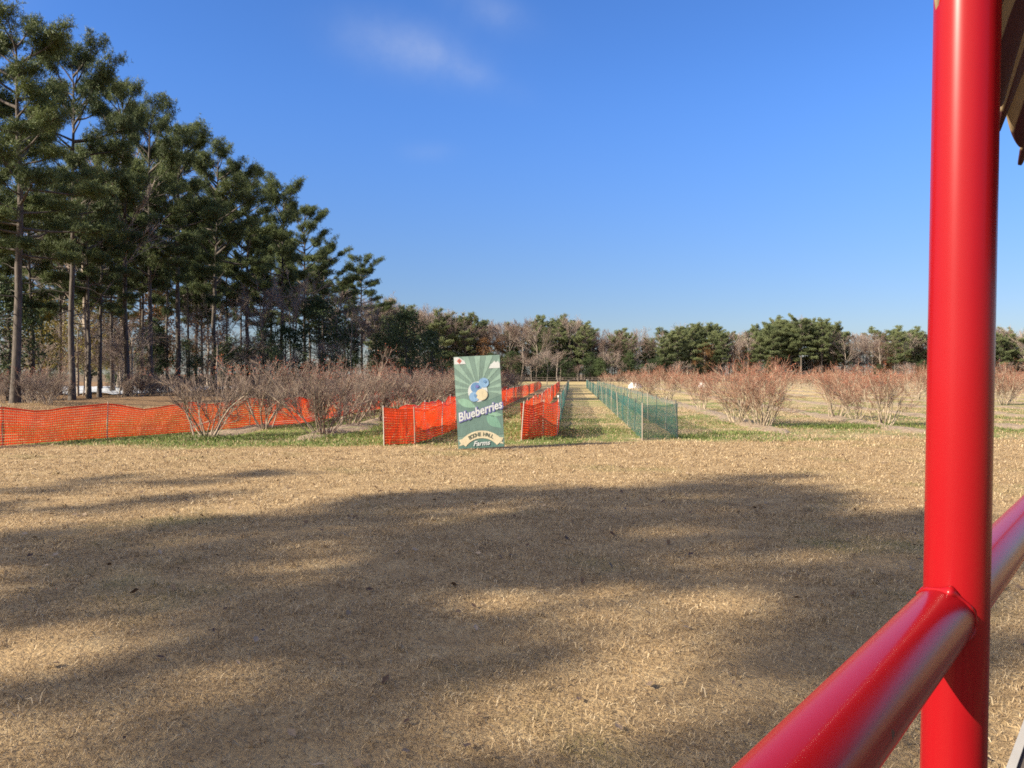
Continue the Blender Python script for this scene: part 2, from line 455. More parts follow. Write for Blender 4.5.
# greener tufts along the orchard edge and around the first bushes
M['grass_green'] = foliage('green_grass', (.055, .095, .018), (.20, .23, .07), .3)
g = Geo(); rg2 = np.random.default_rng(12)
x, y = sample_view(21, 42, 150, rg2); N = len(x)
patch = np.sin(x * .9 + np.sin(y * 1.1) * 1.5) + np.sin(y * .7 + x * .35 + 1) + rg2.normal(0, .55, N) - np.clip((y - 30) / 6, 0, 2) - np.where(x > 2, 1.0, 0) - np.where(x < -16, 1.5, 0)
keep = (patch > -.25) & (y > 21.3 + .18 * np.clip(x, 0, 12)); x, y = x[keep], y[keep]; N = len(x)
grass_blades(g, x, y, .075 * rg2.uniform(.5, 1.6, N), .020 * rg2.uniform(.7, 1.3, N), rg2.uniform(.2, .7, N), rg2.uniform(.5, 1., N), rg2)
# the lush patch right of the big red bush
for cx, cy, rx, ry, nn in ((12.2, 28.6, 2.3, .9, 1500), (7.2, 25.6, 1.2, .8, 250), (-9.5, 23.8, 1.6, .8, 900), (5.6, 24.2, .5, .4, 160), (.9, 23.2, .9, .3, 260), (-5.6, 24.4, 2, 1., 500)):
    x = cx + rg2.normal(0, rx * .5, nn); y = cy + rg2.normal(0, ry * .5, nn)
    grass_blades(g, x, y, .13 * rg2.uniform(.5, 1.5, nn), .02 * rg2.uniform(.7, 1.3, nn), rg2.uniform(.2, .6, nn), rg2.uniform(.6, 1., nn), rg2)
tag(build('green_grass', g, M['grass_green'], smooth=True), 'green grass growing along the edge of the orchard rows', 'grass', kind='stuff')

# dead leaves and chips lying on the lawn
g = Geo(); rl = np.random.default_rng(21)
x, y = sample_view(3.4, 20, 3.5, rl); N = len(x)
az = rl.uniform(0, 2 * PI, N); L = rl.uniform(.015, .045, N)
d = np.stack([np.cos(az), np.sin(az), rl.normal(0, .3, N)], -1) * L[:, None]; e = np.stack([-np.sin(az), np.cos(az), rl.normal(0, .5, N)], -1) * (L * .55)[:, None]
b = np.stack([x, y, ground_z(x, y) + .03], -1)
V = np.stack([b - d, b + e + [0, 0, .008], b + d, b - e], 1)
g.add(V, np.arange(N)[:, None] * 4 + np.arange(4), 0, np.repeat(rl.uniform(0, 1, N) ** 2, 4))
tag(build('leaf_litter', g, foliage('dead_leaves', (.07, .04, .025), (.42, .32, .22), .2)), 'scattered brown dead leaves on the lawn', 'leaves', kind='stuff')

# ------------------------------------------------------------------ plants: generators
def limb_curve(base, hd, el, L, K=6, lift=.18, rng=None, wig=.03):
    s = np.linspace(0, 1, K)[:, None]
    p = base + L * (s * math.cos(el) * hd + (s * math.sin(el) + lift * s * s) * np.array([0, 0, 1.]))
    if rng is not None: p = p + np.cumsum(rng.normal(0, wig * L, (K, 3)), 0) * s
    return p

def tufts(geo, C, n, l, w, rng, tone, up=.35, mat=0):
    N = len(C)
    if not N: return
    d = unit(rng.normal(size=(N, n, 3)) + np.array([0, 0, up]))
    ll = l * rng.uniform(.6, 1.2, (N, n, 1))
    sd = unit(np.cross(d, rng.normal(size=(N, n, 3)))) * (w / 2)
    b = C[:, None, :] + d * ll * .12
    V = np.stack([b - sd * .6, b + sd * .6, C[:, None, :] + d * ll * .65 + sd, C[:, None, :] + d * ll], 2).reshape(-1, 4, 3)
    F = np.arange(N * n)[:, None] * 4 + np.arange(4)
    geo.add(V, F[:, [0, 1, 2, 3]], mat, np.repeat(tone, n * 4))

def pine_geo(seed, H=25., spread=4.6, cb=.46, r0=.36, nl=46, dens=1., l=.34, w=.05, jit=.17, shell=.30, lean=.02):
    rng = np.random.default_rng(seed)
    tr, cr = Geo(), Geo()
    K = 14; z = np.linspace(0, H * .97, K)
    la = rng.uniform(0, 2 * PI)
    xy = np.cumsum(rng.normal(0, H * .0022, (K, 2)), 0); xy -= xy[0]
    xy = xy + (np.array([math.cos(la), math.sin(la)]) * lean)[None] * z[:, None]
    P = np.column_stack([xy, z]); P[0, 2] = -.3
    rad = r0 * (1 - z / H) ** .75 + .03; rad[0] *= 1.35
    tube(tr, P, rad, 9)
    def tat(zz): return np.array([np.interp(zz, z, P[:, 0]), np.interp(zz, z, P[:, 1]), zz])
    cent, ctone = [], []
    # dead stubs below the crown
    for _ in range(9):
        zz = H * rng.uniform(.22, cb); a = rng.uniform(0, 2 * PI)
        p = limb_curve(tat(zz), np.array([math.cos(a), math.sin(a), 0]), rng.uniform(-.25, .35), rng.uniform(.8, 2.8), 4, .05, rng, .06)
        tube(tr, p, np.linspace(.05, .012, 4), 4)
        for q in range(3):
            s0 = p[2] * rng.uniform(0, 1) + p[3] * rng.uniform(0, .6); s0 = p[2] + (p[3] - p[2]) * rng.uniform()
            segs(tr, s0[None], (s0 + rng.normal(0, .35, 3))[None], .012, .005, 3)
    big = rng.uniform(0, 2 * PI)
    for k in range(nl):
        f = (k + rng.uniform()) / nl
        zz = H * (cb + (.975 - cb) * f)
        a = k * 2.39996 + rng.normal(0, .5)
        asym = 1 + .22 * math.cos(a - big)
        L = spread * np.interp(f, [0, .15, .4, .7, .9, 1], [.60, .92, 1, .92, .76, .50]) * rng.uniform(.55, 1.15) * asym
        el = np.interp(f, [0, .5, 1], [-.02, .26, .72]) + rng.normal(0, .21)
        hd = np.array([math.cos(a), math.sin(a), 0])
        p = limb_curve(tat(zz), hd, el, L, 6, .16, rng, .025)
        tube(tr, p, np.linspace(.03 + .022 * L, .014, 6), 5)
        tone_l = np.clip(rng.normal(.5, .16), .1, .9)
        ns = int(5 + L * 1.9)
        for q in range(ns):
            s = rng.uniform(shell, 1.0); i0 = min(int(s * 5), 4); fr = s * 5 - i0
            b = p[i0] * (1 - fr) + p[i0 + 1] * fr
            da = rng.choice([-1, 1]) * rng.uniform(.35, 1.35); h2 = np.array([math.cos(a + da), math.sin(a + da), 0])
            l2 = L * rng.uniform(.14, .32) * (1.25 - .4 * s) + .25
            e = b + l2 * (h2 * math.cos(el * .6) + np.array([0, 0, math.sin(el * .6 + .28)]))
            segs(tr, b[None], e[None], .022, .008, 3)
            nt = max(3, int(11 * dens * (.5 + l2)))
            ss = rng.uniform(.35, 1.12, nt)[:, None]
            c = b + (e - b) * ss + rng.normal(0, 1, (nt, 3)) * np.array([1, 1, .72]) * jit + np.array([0, 0, .08])
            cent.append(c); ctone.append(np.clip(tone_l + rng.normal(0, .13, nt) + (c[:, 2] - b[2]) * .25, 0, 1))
    C = np.concatenate(cent); T = np.concatenate(ctone)
    tufts(cr, C, 9, l, w, rng, T)
    return tr, cr

def grow(rng, base, dirs, L, n, spread, s0, lenf, rad, wig=.08, up=.12):
    """one generation of branches: returns starts, ends"""
    N = len(base)
    s = rng.uniform(s0, 1, (N, n, 1))
    b = base[:, None] + dirs[:, None] * L[:, None, None] * s
    d = unit(dirs[:, None] + rng.normal(0, spread, (N, n, 3)) + np.array([0, 0, up]))
    l = L[:, None] * lenf * rng.uniform(.5, 1.2, (N, n)) * (1.25 - .5 * s[..., 0])
    return b.reshape(-1, 3), d.reshape(-1, 3), l.reshape(-1)

def bare_geo(seed, H=16., spread=.5, r0=.2, tw=.016, n1=13, n2=6, n3=6, n4=4, trunk_frac=.8):
    rng = np.random.default_rng(seed); tr, cr = Geo(), Geo()
    K = 8; z = np.linspace(0, H * trunk_frac, K); xy = np.cumsum(rng.normal(0, H * .008, (K, 2)), 0); xy -= xy[0]
    P = np.column_stack([xy, z]); P[0, 2] = -.2
    tube(tr, P, r0 * (1 - z / H) ** .8 + .02, 7)
    zz = H * rng.uniform(.3, trunk_frac, n1); b = np.column_stack([np.interp(zz, z, P[:, 0]), np.interp(zz, z, P[:, 1]), zz])
    a = np.arange(n1) * 2.4 + rng.normal(0, .4, n1)
    d = unit(np.column_stack([np.cos(a) * spread, np.sin(a) * spread, rng.uniform(.45, 1., n1)])); l = (H - zz) * rng.uniform(.45, .85, n1) + H * .07
    segs(tr, b, b + d * l[:, None], .055, .02, 4)
    b2, d2, l2 = grow(rng, b, d, l, n2, .38, .25, .5, 0); segs(cr, b2, b2 + d2 * l2[:, None], tw * 1.7, tw, 3, tone=rng.uniform(.1, .7, len(b2)))
    b3, d3, l3 = grow(rng, b2, d2, l2, n3, .42, .2, .55, 0); segs(cr, b3, b3 + d3 * l3[:, None], tw, tw * .6, 3, tone=rng.uniform(.2, .9, len(b3)))
    b4, d4, l4 = grow(rng, b3, d3, l3, n4, .5, .3, .7, 0); segs(cr, b4, b4 + d4 * l4[:, None], tw * .7, tw * .35, 3, tone=rng.uniform(.3, 1, len(b4)))
    return tr, cr

def leafy_geo(seed, H=9., Rr=3., r0=.16, clumps=150, per=55, size=.16, low=.2):
    rng = np.random.default_rng(seed); tr, cr = Geo(), Geo()
    K = 8; z = np.linspace(0, H * .9, K); xy = np.cumsum(rng.normal(0, H * .01, (K, 2)), 0); xy -= xy[0]
    P = np.column_stack([xy, z]); P[0, 2] = -.2
    tube(tr, P, r0 * (1 - z / H) ** .8 + .015, 6)
    f = rng.uniform(0, 1, clumps); zz = H * (low + (1 - low) * f)
    prof = np.interp(f, [0, .25, .6, .85, 1], [.65, 1, .85, .5, .12])
    a = rng.uniform(0, 2 * PI, clumps); q = rng.uniform(.25, 1, clumps) ** .6 * prof * Rr * (1 + .25 * np.cos(a * 2 + seed))
    c = np.column_stack([np.interp(zz, z, P[:, 0]) + np.cos(a) * q, np.interp(zz, z, P[:, 1]) + np.sin(a) * q, zz])
    b = np.column_stack([np.interp(zz * .85, z, P[:, 0]), np.interp(zz * .85, z, P[:, 1]), zz * .85])
    segs(tr, b, c, .03, .01, 3)
    tone = np.clip(rng.normal(.5, .2, clumps), 0, 1)
    cs = rng.uniform(.28, .6, clumps) * (Rr / 3) ** .5
    C = (c[:, None] + rng.normal(0, 1, (clumps, per, 3)) * cs[:, None, None] * np.array([1, 1, .65])).reshape(-1, 3)
    T = np.clip(np.repeat(tone, per) + rng.normal(0, .15, clumps * per), 0, 1)
    N = len(C); d = unit(rng.normal(size=(N, 3))); e = unit(np.cross(d, rng.normal(size=(N, 3))))
    sz = size * rng.uniform(.6, 1.3, (N, 1))
    V = np.stack([C - d * sz, C + e * sz * .45, C + d * sz, C - e * sz * .45], 1)
    cr.add(V, np.arange(N)[:, None] * 4 + np.arange(4), 0, np.repeat(T, 4))
    return tr, cr

def bush_geo(seed, H=2.7, Rr=1.7, canes=18, n2=8, n3=8, tw=.0065, leaves=500, lz=.5, steep=(.95, 1.4)):
    rng = np.random.default_rng(seed); st, cr = Geo(), Geo()
    tb, td, tl = [], [], []
    for k in range(canes):
        a = k * 2.4 + rng.normal(0, .4); q = rng.uniform(.03, .38)
        b = np.array([math.cos(a) * q, math.sin(a) * q, -.06]); el = rng.uniform(*steep)
        L = H * rng.uniform(.55, .85); a2 = a + rng.normal(0, .35)
        p = limb_curve(b, np.array([math.cos(a2), math.sin(a2), 0]), el, L, 6, rng.uniform(-.12, .12), rng, .05)
        tube(st, p, np.linspace(rng.uniform(.016, .034), .010, 6), 5)
        for j in range(n2):
            s = rng.uniform(.28, 1.); i0 = min(int(s * 5), 4); fr = s * 5 - i0
            bb = p[i0] * (1 - fr) + p[i0 + 1] * fr; dd = unit((p[min(i0 + 1, 5)] - p[i0]) / L * 5 + rng.normal(0, .42, 3) + np.array([0, 0, .22]))
            tb.append(bb); td.append(dd); tl.append(H * rng.uniform(.18, .40) * (1.2 - .45 * s))
    b, d, l = np.array(tb), np.array(td), np.array(tl)
    segs(st, b, b + d * l[:, None], tw * 1.7, tw, 3)
    b3, d3, l3 = grow(rng, b, d, l, n3, .45, .2, .55, 0, up=.25)
    e3 = b3 + d3 * l3[:, None]
    segs(cr, b3, e3, tw, tw * .6, 3, 0, np.clip(rng.normal(.35, .25, len(b3)) + (e3[:, 2] / H - .6) * .5, 0, 1))
    b4, d4, l4 = grow(rng, b3, d3, l3, 2, .5, .3, .6, 0, up=.2); e4 = b4 + d4 * l4[:, None]
    segs(cr, b4, e4, tw * .75, tw * .4, 3, 0, np.clip(rng.normal(.45, .25, len(b4)) + (e4[:, 2] / H - .6) * .5, 0, 1))
    pool = e4[e4[:, 2] > H * lz]
    if leaves and len(pool):
        C = pool[rng.integers(0, len(pool), leaves)] + rng.normal(0, .04, (leaves, 3))
        dd = unit(rng.normal(size=(leaves, 3))); ee = unit(np.cross(dd, rng.normal(size=(leaves, 3)))); sz = rng.uniform(.018, .034, (leaves, 1))
        V = np.stack([C - dd * sz, C + ee * sz * .5, C + dd * sz, C - ee * sz * .5], 1)
        cr.add(V, np.arange(leaves)[:, None] * 4 + np.arange(4), 1, np.repeat(rng.uniform(0, 1, leaves), 4))
    return st, cr

# ------------------------------------------------------------------ prototypes (linked into the scene only as copies)
STORE = {}
def mesh_only(name, geo, mats, smooth=False):
    o = build(name, geo, mats, smooth=smooth); me = o.data; bpy.data.objects.remove(o); return me
def proto(key, tg, cg, tm, cm, tname='trunk', cname='crown'):
    STORE[key] = [(tname, mesh_only(tname, tg, tm, True)), (cname, mesh_only(cname, cg, cm, True))]
    j = Geo()
    tms = tm if isinstance(tm, list) else [tm]; cms = cm if isinstance(cm, list) else [cm]
    for V, F, mm, t in tg.p: j.add(V, F, mm, t)
    for V, F, mm, t in cg.p: j.add(V, F, mm + len(tms), t)
    STORE[key + '_one'] = mesh_only(key.rsplit('_', 1)[0], j, tms + cms, True)
def plant(key, name, x, y, s, rz, label, cat, group=None, one=False, sz=None, tilt=(0, 0), z=None):
    zz = gz(x, y) if z is None else z
    if one:
        o = bpy.data.objects.new(name, STORE[key + '_one']); COL.objects.link(o); o.location = (x, y, zz)
        tag(o, label, cat, group)
    else:
        o = empty(name, (x, y, zz), 0, label, cat, group)
        for nm, me in STORE[key]:
            c = bpy.data.objects.new(nm, me); COL.objects.link(c); c.parent = o
    o.rotation_euler = (tilt[0], tilt[1], rz)
    o.scale = (s, s, sz if sz else s)
    return o

PH = 25.
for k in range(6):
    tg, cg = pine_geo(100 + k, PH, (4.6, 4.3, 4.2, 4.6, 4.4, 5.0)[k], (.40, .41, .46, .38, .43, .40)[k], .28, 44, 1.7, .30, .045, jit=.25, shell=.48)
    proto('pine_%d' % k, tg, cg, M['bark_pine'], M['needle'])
for k in range(4):
    tg, cg = pine_geo(150 + k, PH, (2.8, 2.4, 1.2, 1.1)[k], (.78, .76, .52, .56)[k], .20, (18, 17, 17, 16)[k], (1.1, 1.05, .65, .65)[k], jit=.24)
    proto('shade_%d' % k, tg, cg, M['bark_pine'], M['needle'])
for k in range(4):
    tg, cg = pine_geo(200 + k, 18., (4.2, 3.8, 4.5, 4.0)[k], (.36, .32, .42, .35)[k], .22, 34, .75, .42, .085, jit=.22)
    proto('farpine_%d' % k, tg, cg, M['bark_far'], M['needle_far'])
for k in range(5):
    tg, cg = bare_geo(300 + k, 16., (.45, .6, .5, .7, .4)[k], .17, .020)
    proto('bare_%d' % k, tg, cg, M['bark_grey'], M['twig_grey'] if k < 3 else M['twig_brown'])
for k in range(4):
    tg, cg = leafy_geo(400 + k, 10., (3., 3.8, 2.6, 3.4)[k], .16, 130, 60, .15, (.08, .12, .25, .1)[k])
    proto('holly_%d' % k, tg, cg, M['bark_pine'], M['leaf_dark'])
for k in range(2):
    tg, cg = leafy_geo(420 + k, 10., 3.0, .13, 120, 34, .14, .28); proto('yellow_%d' % k, tg, cg, M['bark_pine'], M['leaf_yellow'])
    tg, cg = leafy_geo(430 + k, 12., 3.2, .15, 130, 36, .15, .22); proto('russet_%d' % k, tg, cg, M['bark_grey'], M['leaf_russet'])
for k in range(4):
    tg, cg = bush_geo(500 + k, (2.7, 2.5, 2.8, 2.6)[k], 1.8, (20, 14, 26, 15)[k], 6, 6, .0055, 380, .62, ((.80, 1.35), (.95, 1.45), (.7, 1.3), (.9, 1.4))[k])
    proto('redbush_%d' % k, tg, cg, M['cane'], [M['twig_red'], M['leaf_red']], 'canes', 'twigs')
for k in range(4):
    tg, cg = bush_geo(520 + k, (2.7, 2.6, 2.8, 2.5)[k], 1.6, (12, 14, 13, 18)[k], 8, 7, .0065, 160, .75, ((.8, 1.3), (.9, 1.4), (.85, 1.35), (.8, 1.35))[k])
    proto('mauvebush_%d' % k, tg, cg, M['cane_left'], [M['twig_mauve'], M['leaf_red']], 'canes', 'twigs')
for k in range(2):
    tg, cg = bush_geo(540 + k, 2.6, 1.7, 12, 5, 4, .010, 260, .6); proto('farbush_%d' % k, tg, cg, M['cane'], [M['twig_red'], M['leaf_red']], 'canes', 'twigs')

# ------------------------------------------------------------------ the pines on the left
rt = random.Random(7)
GP = 'pines along the left edge of the orchard'
pines = [  # px of trunk, distance, top row, mesh, turn, label
    (15, 44, 40, 0, .6, 'tall pine with a leaning grey trunk nearest the left edge of the photo'),
    (72, 57, 58, 1, 2.0, 'thick straight dark trunked pine, second from the left edge'),
    (127, 69, 96, 2, 4.0, 'slender dark pine, third big trunk from the left edge'),
    (152, 75, 128, 3, 1.0, 'pine whose crown rises just right of the third big trunk'),
    (178, 82, 132, 4, 5.2, 'pine with a dark rounded top in the middle of the left stand'),
    (214, 90, 158, 5, 3.1, 'pine with a reddish straight trunk behind the near left bushes'),
    (248, 100, 178, 0, 2.4, 'broad pine with its crown sloping to the right, behind the second bush'),
    (280, 110, 190, 1, .3, 'green topped pine near the right end of the left stand'),
    (304, 118, 214, 3, 4.4, 'spreading pine whose boughs end the tall left stand'),
    (322, 128, 248, 2, 5.6, 'lower dark pine tucked under the right end of the left stand'),
    (362, 150, 262, 4, 1.7, 'separate pale pine standing right of the tall left stand'),
    (-32, 47, 50, 5, 1.2, 'pine half cut off by the left edge of the photo'),
]
for px, Y, ty, k, rz, lab in pines:
    x, y = at(px, Y); h = EYE + (HOR - ty) / FPX * Y
    wd = {15: .80, 72: .74, 127: .74, 152: .80, -28: .8}.get(px, .92)
    plant('pine_%d' % k, 'pine_tree', x, y, wd, rz, lab, 'pine tree', GP, sz=h / PH)
for px, Y, ty, k in ((89, 62, 165, 2), (99, 66, 185, 0), (112, 76, 195, 4), (141, 80, 175, 1), (167, 84, 182, 5), (189, 92, 205, 2), (203, 96, 225, 3), (228, 101, 215, 0), (241, 106, 232, 4), (60, 72, 200, 3), (33, 60, 190, 5), (262, 108, 240, 1), (291, 122, 250, 2)):
    x, y = at(px, Y); h = EYE + (HOR - ty) / FPX * Y
    plant('pine_%d' % k, 'pine_tree', x, y, .55, rt.uniform(0, 6), 'slim straight pine crowded behind the big front trunks on the left', 'pine tree', 'slim pines of the left stand', sz=h / PH)
# second and third line of the wood, seen between the trunks
GB = 'trees deep in the left wood'
for px, Y, ty, k in ((42, 84, 215, 3), (100, 92, 225, 4), (195, 108, 235, 1), (270, 130, 245, 3), (310, 142, 270, 5), (-10, 62, 150, 4), (345, 160, 285, 0), (140, 120, 245, 0)):
    x, y = at(px, Y); h = EYE + (HOR - ty) / FPX * Y
    plant('pine_%d' % k, 'pine_tree', x, y, h / PH, rt.uniform(0, 6), 'dark pine standing deep in the wood behind the front row of pines', 'pine tree', GB)
for px, Y, ty, k in ((88, 66, 175, 0), (60, 82, 230, 2), (210, 96, 285, 1), (262, 100, 285, 2), (296, 104, 275, 2), (335, 120, 288, 0), (350, 112, 305, 3), (375, 130, 305, 1), (118, 100, 150, 1)):
    x, y = at(px, Y); h = EYE + (HOR - ty) / FPX * Y
    plant('bare_%d' % k, 'bare_tree', x, y, h / 16, rt.uniform(0, 6), 'thin leafless tree growing among the left pines', 'bare tree', 'leafless trees among the left pines', sz=h / 16)
for px, Y, ty, key in ((88, 78, 300, 'yellow_0'), (32, 66, 290, 'yellow_1'), (112, 90, 300, 'yellow_0'), (60, 96, 310, 'yellow_1')):
    x, y = at(px, Y); h = EYE + (HOR - ty) / FPX * Y
    plant(key, 'yellow_tree', x, y, h / 10, rt.uniform(0, 6), 'small tree with yellow green leaves behind the pine trunks', 'tree', 'yellow leaved trees behind the pines')
for px, Y, ty in ((158, 96, 285), (208, 108, 290)):
    x, y = at(px, Y); h = EYE + (HOR - ty) / FPX * Y
    plant('russet_%d' % rt.randrange(2), 'russet_tree', x, y, h / 12, rt.uniform(0, 6), 'small russet leaved tree between the pines', 'tree', 'russet trees between the left pines')
for px, Y, ty, k in ((8, 58, 285, 0), (186, 84, 340, 1), (232, 90, 338, 3), (285, 100, 326, 0), (318, 104, 300, 1), (150, 84, 320, 2), (265, 92, 330, 1), (120, 110, 335, 0), (50, 115, 345, 3), (90, 120, 340, 2), (20, 105, 340, 1), (345, 125, 322, 2)):
    x, y = at(px, Y); h = EYE + (HOR - ty) / FPX * Y
    plant('holly_%d' % k, 'evergreen_tree', x, y, h / 10, rt.uniform(0, 6), 'dark evergreen understorey tree in the shade of the left pines', 'evergreen tree', 'understorey evergreens under the left pines')
for px, Y, ty, k, lab in ((405, 112, 312, 1, 'dark rounded evergreen left of the sign, tallest of the pair'), (388, 120, 318, 3, 'dark evergreen beside the last left pine'), (432, 132, 330, 0, 'low dark evergreen just left of the sign top')):
    x, y = at(px, Y); h = EYE + (HOR - ty) / FPX * Y
    plant('holly_%d' % k, 'evergreen_tree', x, y, h / 10, rt.uniform(0, 6), lab, 'evergreen tree')
for i_ in range(34):
    px = rt.uniform(-10, 345); Y = rt.uniform(56, 84) + max(0, px - 60) * .16; x, y = at(px, Y)
    h = rt.uniform(3.5, 8.5)
    plant('bare_%d' % rt.randrange(5), 'bare_sapling', x, y, h / 16 * 1.35, rt.uniform(0, 6), 'thin leafless sapling in the brush under the left pines', 'sapling', 'saplings in the brush under the left pines', one=True, sz=h / 16)
for i_ in range(30):
    px = rt.uniform(-20, 330); Y = 42 + rt.uniform(0, 12) + max(0, px - 60) * .19
    x, y = at(px, Y)
    if x > -19 + .03 * Y: x = -21
    plant('mauvebush_%d' % rt.randrange(4), 'thicket_shrub', x, y, rt.uniform(.5, 1.0), rt.uniform(0, 6), 'leafless brown shrub at the foot of the left pines', 'shrub', 'undergrowth at the foot of the pines', one=True)

# trees standing behind the photographer, whose shade lies across the lawn
NX, NY = -LY, LX
GS = 'pines behind the wagon that shade the lawn'
CT = 1 / math.tan(SUN_EL)
def shade_tree(s_tip, n, key, H, k):
    """pine whose top throws its shadow to (s_tip, n) measured along and across the light"""
    s = s_tip - H * CT
    plant(key, 'pine_tree', s * LX + n * NX, s * LY + n * NY, H / PH, k, 'tall pine behind the wagon shading the lawn', 'pine tree', GS)
for s_tip, n, key, H, k in ((8.9, 5.8, 'shade_0', 24, .5), (9.3, 8.0, 'shade_1', 24.5, 1.7), (8.2, 9.9, 'shade_0', 24, 2.9),
                            (4.5, 2.6, 'shade_2', 22, 1.2), (1.0, 5.3, 'shade_3', 22, 3.4), (4.2, 10.2, 'shade_3', 22, 5.), (2.6, 13.2, 'shade_2', 22, 2.2), (3.8, 16.0, 'shade_3', 23, 5), (.4, 3.8, 'shade_3', 22, 1.6), (-.6, 6.6, 'shade_2', 22, 4.1), (16, -7, 'shade_0', 25, 2)):
    shade_tree(s_tip, n, key, H, k)

# ------------------------------------------------------------------ far wood line
px_t = [300, 380, 405, 430, 460, 500, 545, 575, 600, 650, 680, 700, 740, 780, 820, 850, 900, 940, 990, 1040, 1120, 1200]
py_t = [285, 305, 312, 317, 320, 326, 324, 322, 332, 337, 330, 327, 335, 323, 321, 336, 332, 334, 331, 335, 330, 330]
GF = 'trees of the far wood line'
for row in range(3):
    px = 375. + row * 2
    while px < 1110:
        Y = 212 + row * 9 + rt.uniform(-3, 3) + (12 if px > 680 else 0)
        ty = np.interp(px, px_t, py_t) + (rt.uniform(-1, 6) if row else rt.uniform(-1, 7))
        h = EYE + (HOR - ty) / FPX * Y; x, y = at(px, Y)
        if px < 450: pr = .35
        elif px < 535: pr = .30
        elif px < 592: pr = .62
        elif px < 662: pr = .18
        elif px < 730: pr = .68
        elif px < 752: pr = .4
        elif px < 845: pr = .74
        elif px < 880: pr = .35
        else: pr = .6
        q = rt.random()
        if q < pr:
            plant('farpine_%d' % rt.randrange(4), 'pine_tree', x, y, h / 18 * rt.uniform(.95, 1.15), rt.uniform(0, 6), 'green topped pine in the far wood line beyond the field', 'pine tree', GF, one=True, sz=h / 18)
        elif q < pr + .06 or (470 < px < 495 and q < .55):
            plant('russet_%d' % rt.randrange(2), 'russet_tree', x, y, h / 12 * .8, rt.uniform(0, 6), 'russet leaved tree in the far wood line', 'tree', 'russet trees of the far wood line', one=True)
        else:
            plant('bare_%d' % rt.randrange(5), 'bare_tree', x, y, h / 16 * 1.05, rt.uniform(0, 6), 'grey leafless tree in the far wood line beyond the field', 'bare tree', 'leafless trees of the far wood line', one=True, sz=h / 16 * 1.1)
        px += rt.uniform(8, 15)
for i_ in range(225):
    px = 370 + i_ * 3.33 + rt.uniform(-3, 3); Y = (206, 236, 246)[i_ % 3] + rt.uniform(-2, 4) + (12 if px > 680 else 0); x, y = at(px, Y)
    h = rt.uniform(4.5, 8.5) if px < 670 else rt.uniform(3, 6)
    if i_ % 3: h = rt.uniform(7, 10)
    if rt.random() < ((.55 if px < 670 else .3) if i_ % 3 == 0 else .5):
        plant('holly_%d' % rt.randrange(4), 'evergreen_tree', x, y, h / 10 * 1.2, rt.uniform(0, 6), 'dark evergreen shrub at the foot of the far wood', 'evergreen tree', 'understorey of the far wood', one=True, sz=h / 10)
    else:
        plant('bare_%d' % rt.randrange(5), 'bare_tree', x, y, h / 16 * 1.5, rt.uniform(0, 6), 'brown leafless thicket tree at the foot of the far wood', 'bare tree', 'thicket at the foot of the far wood', one=True, sz=h / 16)
# pale small tree at the far end of the orange pens
x, y = at(547, 140); plant('bare_1', 'bare_tree', x, y, .40, 1., 'pale bushy leafless tree at the far end of the orange fences', 'bare tree')

# ------------------------------------------------------------------ blueberry bushes
GL, GR = 'blueberry bushes of the left rows', 'blueberry bushes of the right rows'
near_bushes = [
    (207, 438, 352, 'mauvebush_0', .4, 'near left leafless bush with pale canes in front of the orange fence', GL),
    (264, 429, 356, 'mauvebush_1', 2.2, 'leafless bush with few pale stems, second from the left', GL),
    (322, 435, 358, 'mauvebush_3', 1.1, 'dense dark leafless bush left of the near orange pen, in front', GL),
    (348, 427, 358, 'mauvebush_2', 3.7, 'leafless bush close behind the dense dark one left of the pen', GL),
    (762, 426, 350, 'redbush_2', .8, 'largest red tipped bush, many pale canes, right of the green fence', GR),
    (738, 423, 356, 'redbush_0', 2.9, 'red tipped bush overlapping the left side of the largest bush', GR),
    (883, 426, 354, 'redbush_1', .2, 'red tipped bush nearest to the red post', GR),
    (835, 418, 360, 'redbush_3', 4.1, 'smaller red tipped bush between the largest bush and the post', GR),
    (701, 411, 366, 'redbush_1', 5.0, 'thin bush on a pale mulch mound right of the green fence end', GR),
    (858, 421, 372, 'redbush_3', 1.4, 'low sparse bush just left of the bush nearest the post', GR),
    (1003, 405, 358, 'redbush_0', 1.9, 'red tipped bush seen just right of the red post', GR),
]
for px, py, ty, key, rz, lab, gr in near_bushes:
    x, y = G(px, py); h = (py - ty) / FPX * y
    base = {'m': (2.75, 2.65, 2.85, 2.55), 'r': (2.8, 2.75, 2.9, 2.75)}[key[0]][int(key[-1])]
    s = h / base
    plant(key, 'blueberry_bush', x, y, s * (1.0 if px < 500 else .95), rz, lab, 'bush', gr, sz=s)
taken = [G(a[0], a[1]) for a in near_bushes]
def free(x, y, d=2.4): return all((x - a) ** 2 + (y - b) ** 2 > d * d for a, b in taken)
for u in U_L:
    y = 32.5
    while y < 115:
        x = u + ROW * y + rt.uniform(-.3, .3)
        if free(x, y) and rt.random() < .88:
            k = rt.randrange(4)
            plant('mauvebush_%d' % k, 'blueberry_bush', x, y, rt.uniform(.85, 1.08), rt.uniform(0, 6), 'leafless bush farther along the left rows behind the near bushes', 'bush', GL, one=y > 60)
        y += rt.uniform(2.8, 4.2)
cnt = 0
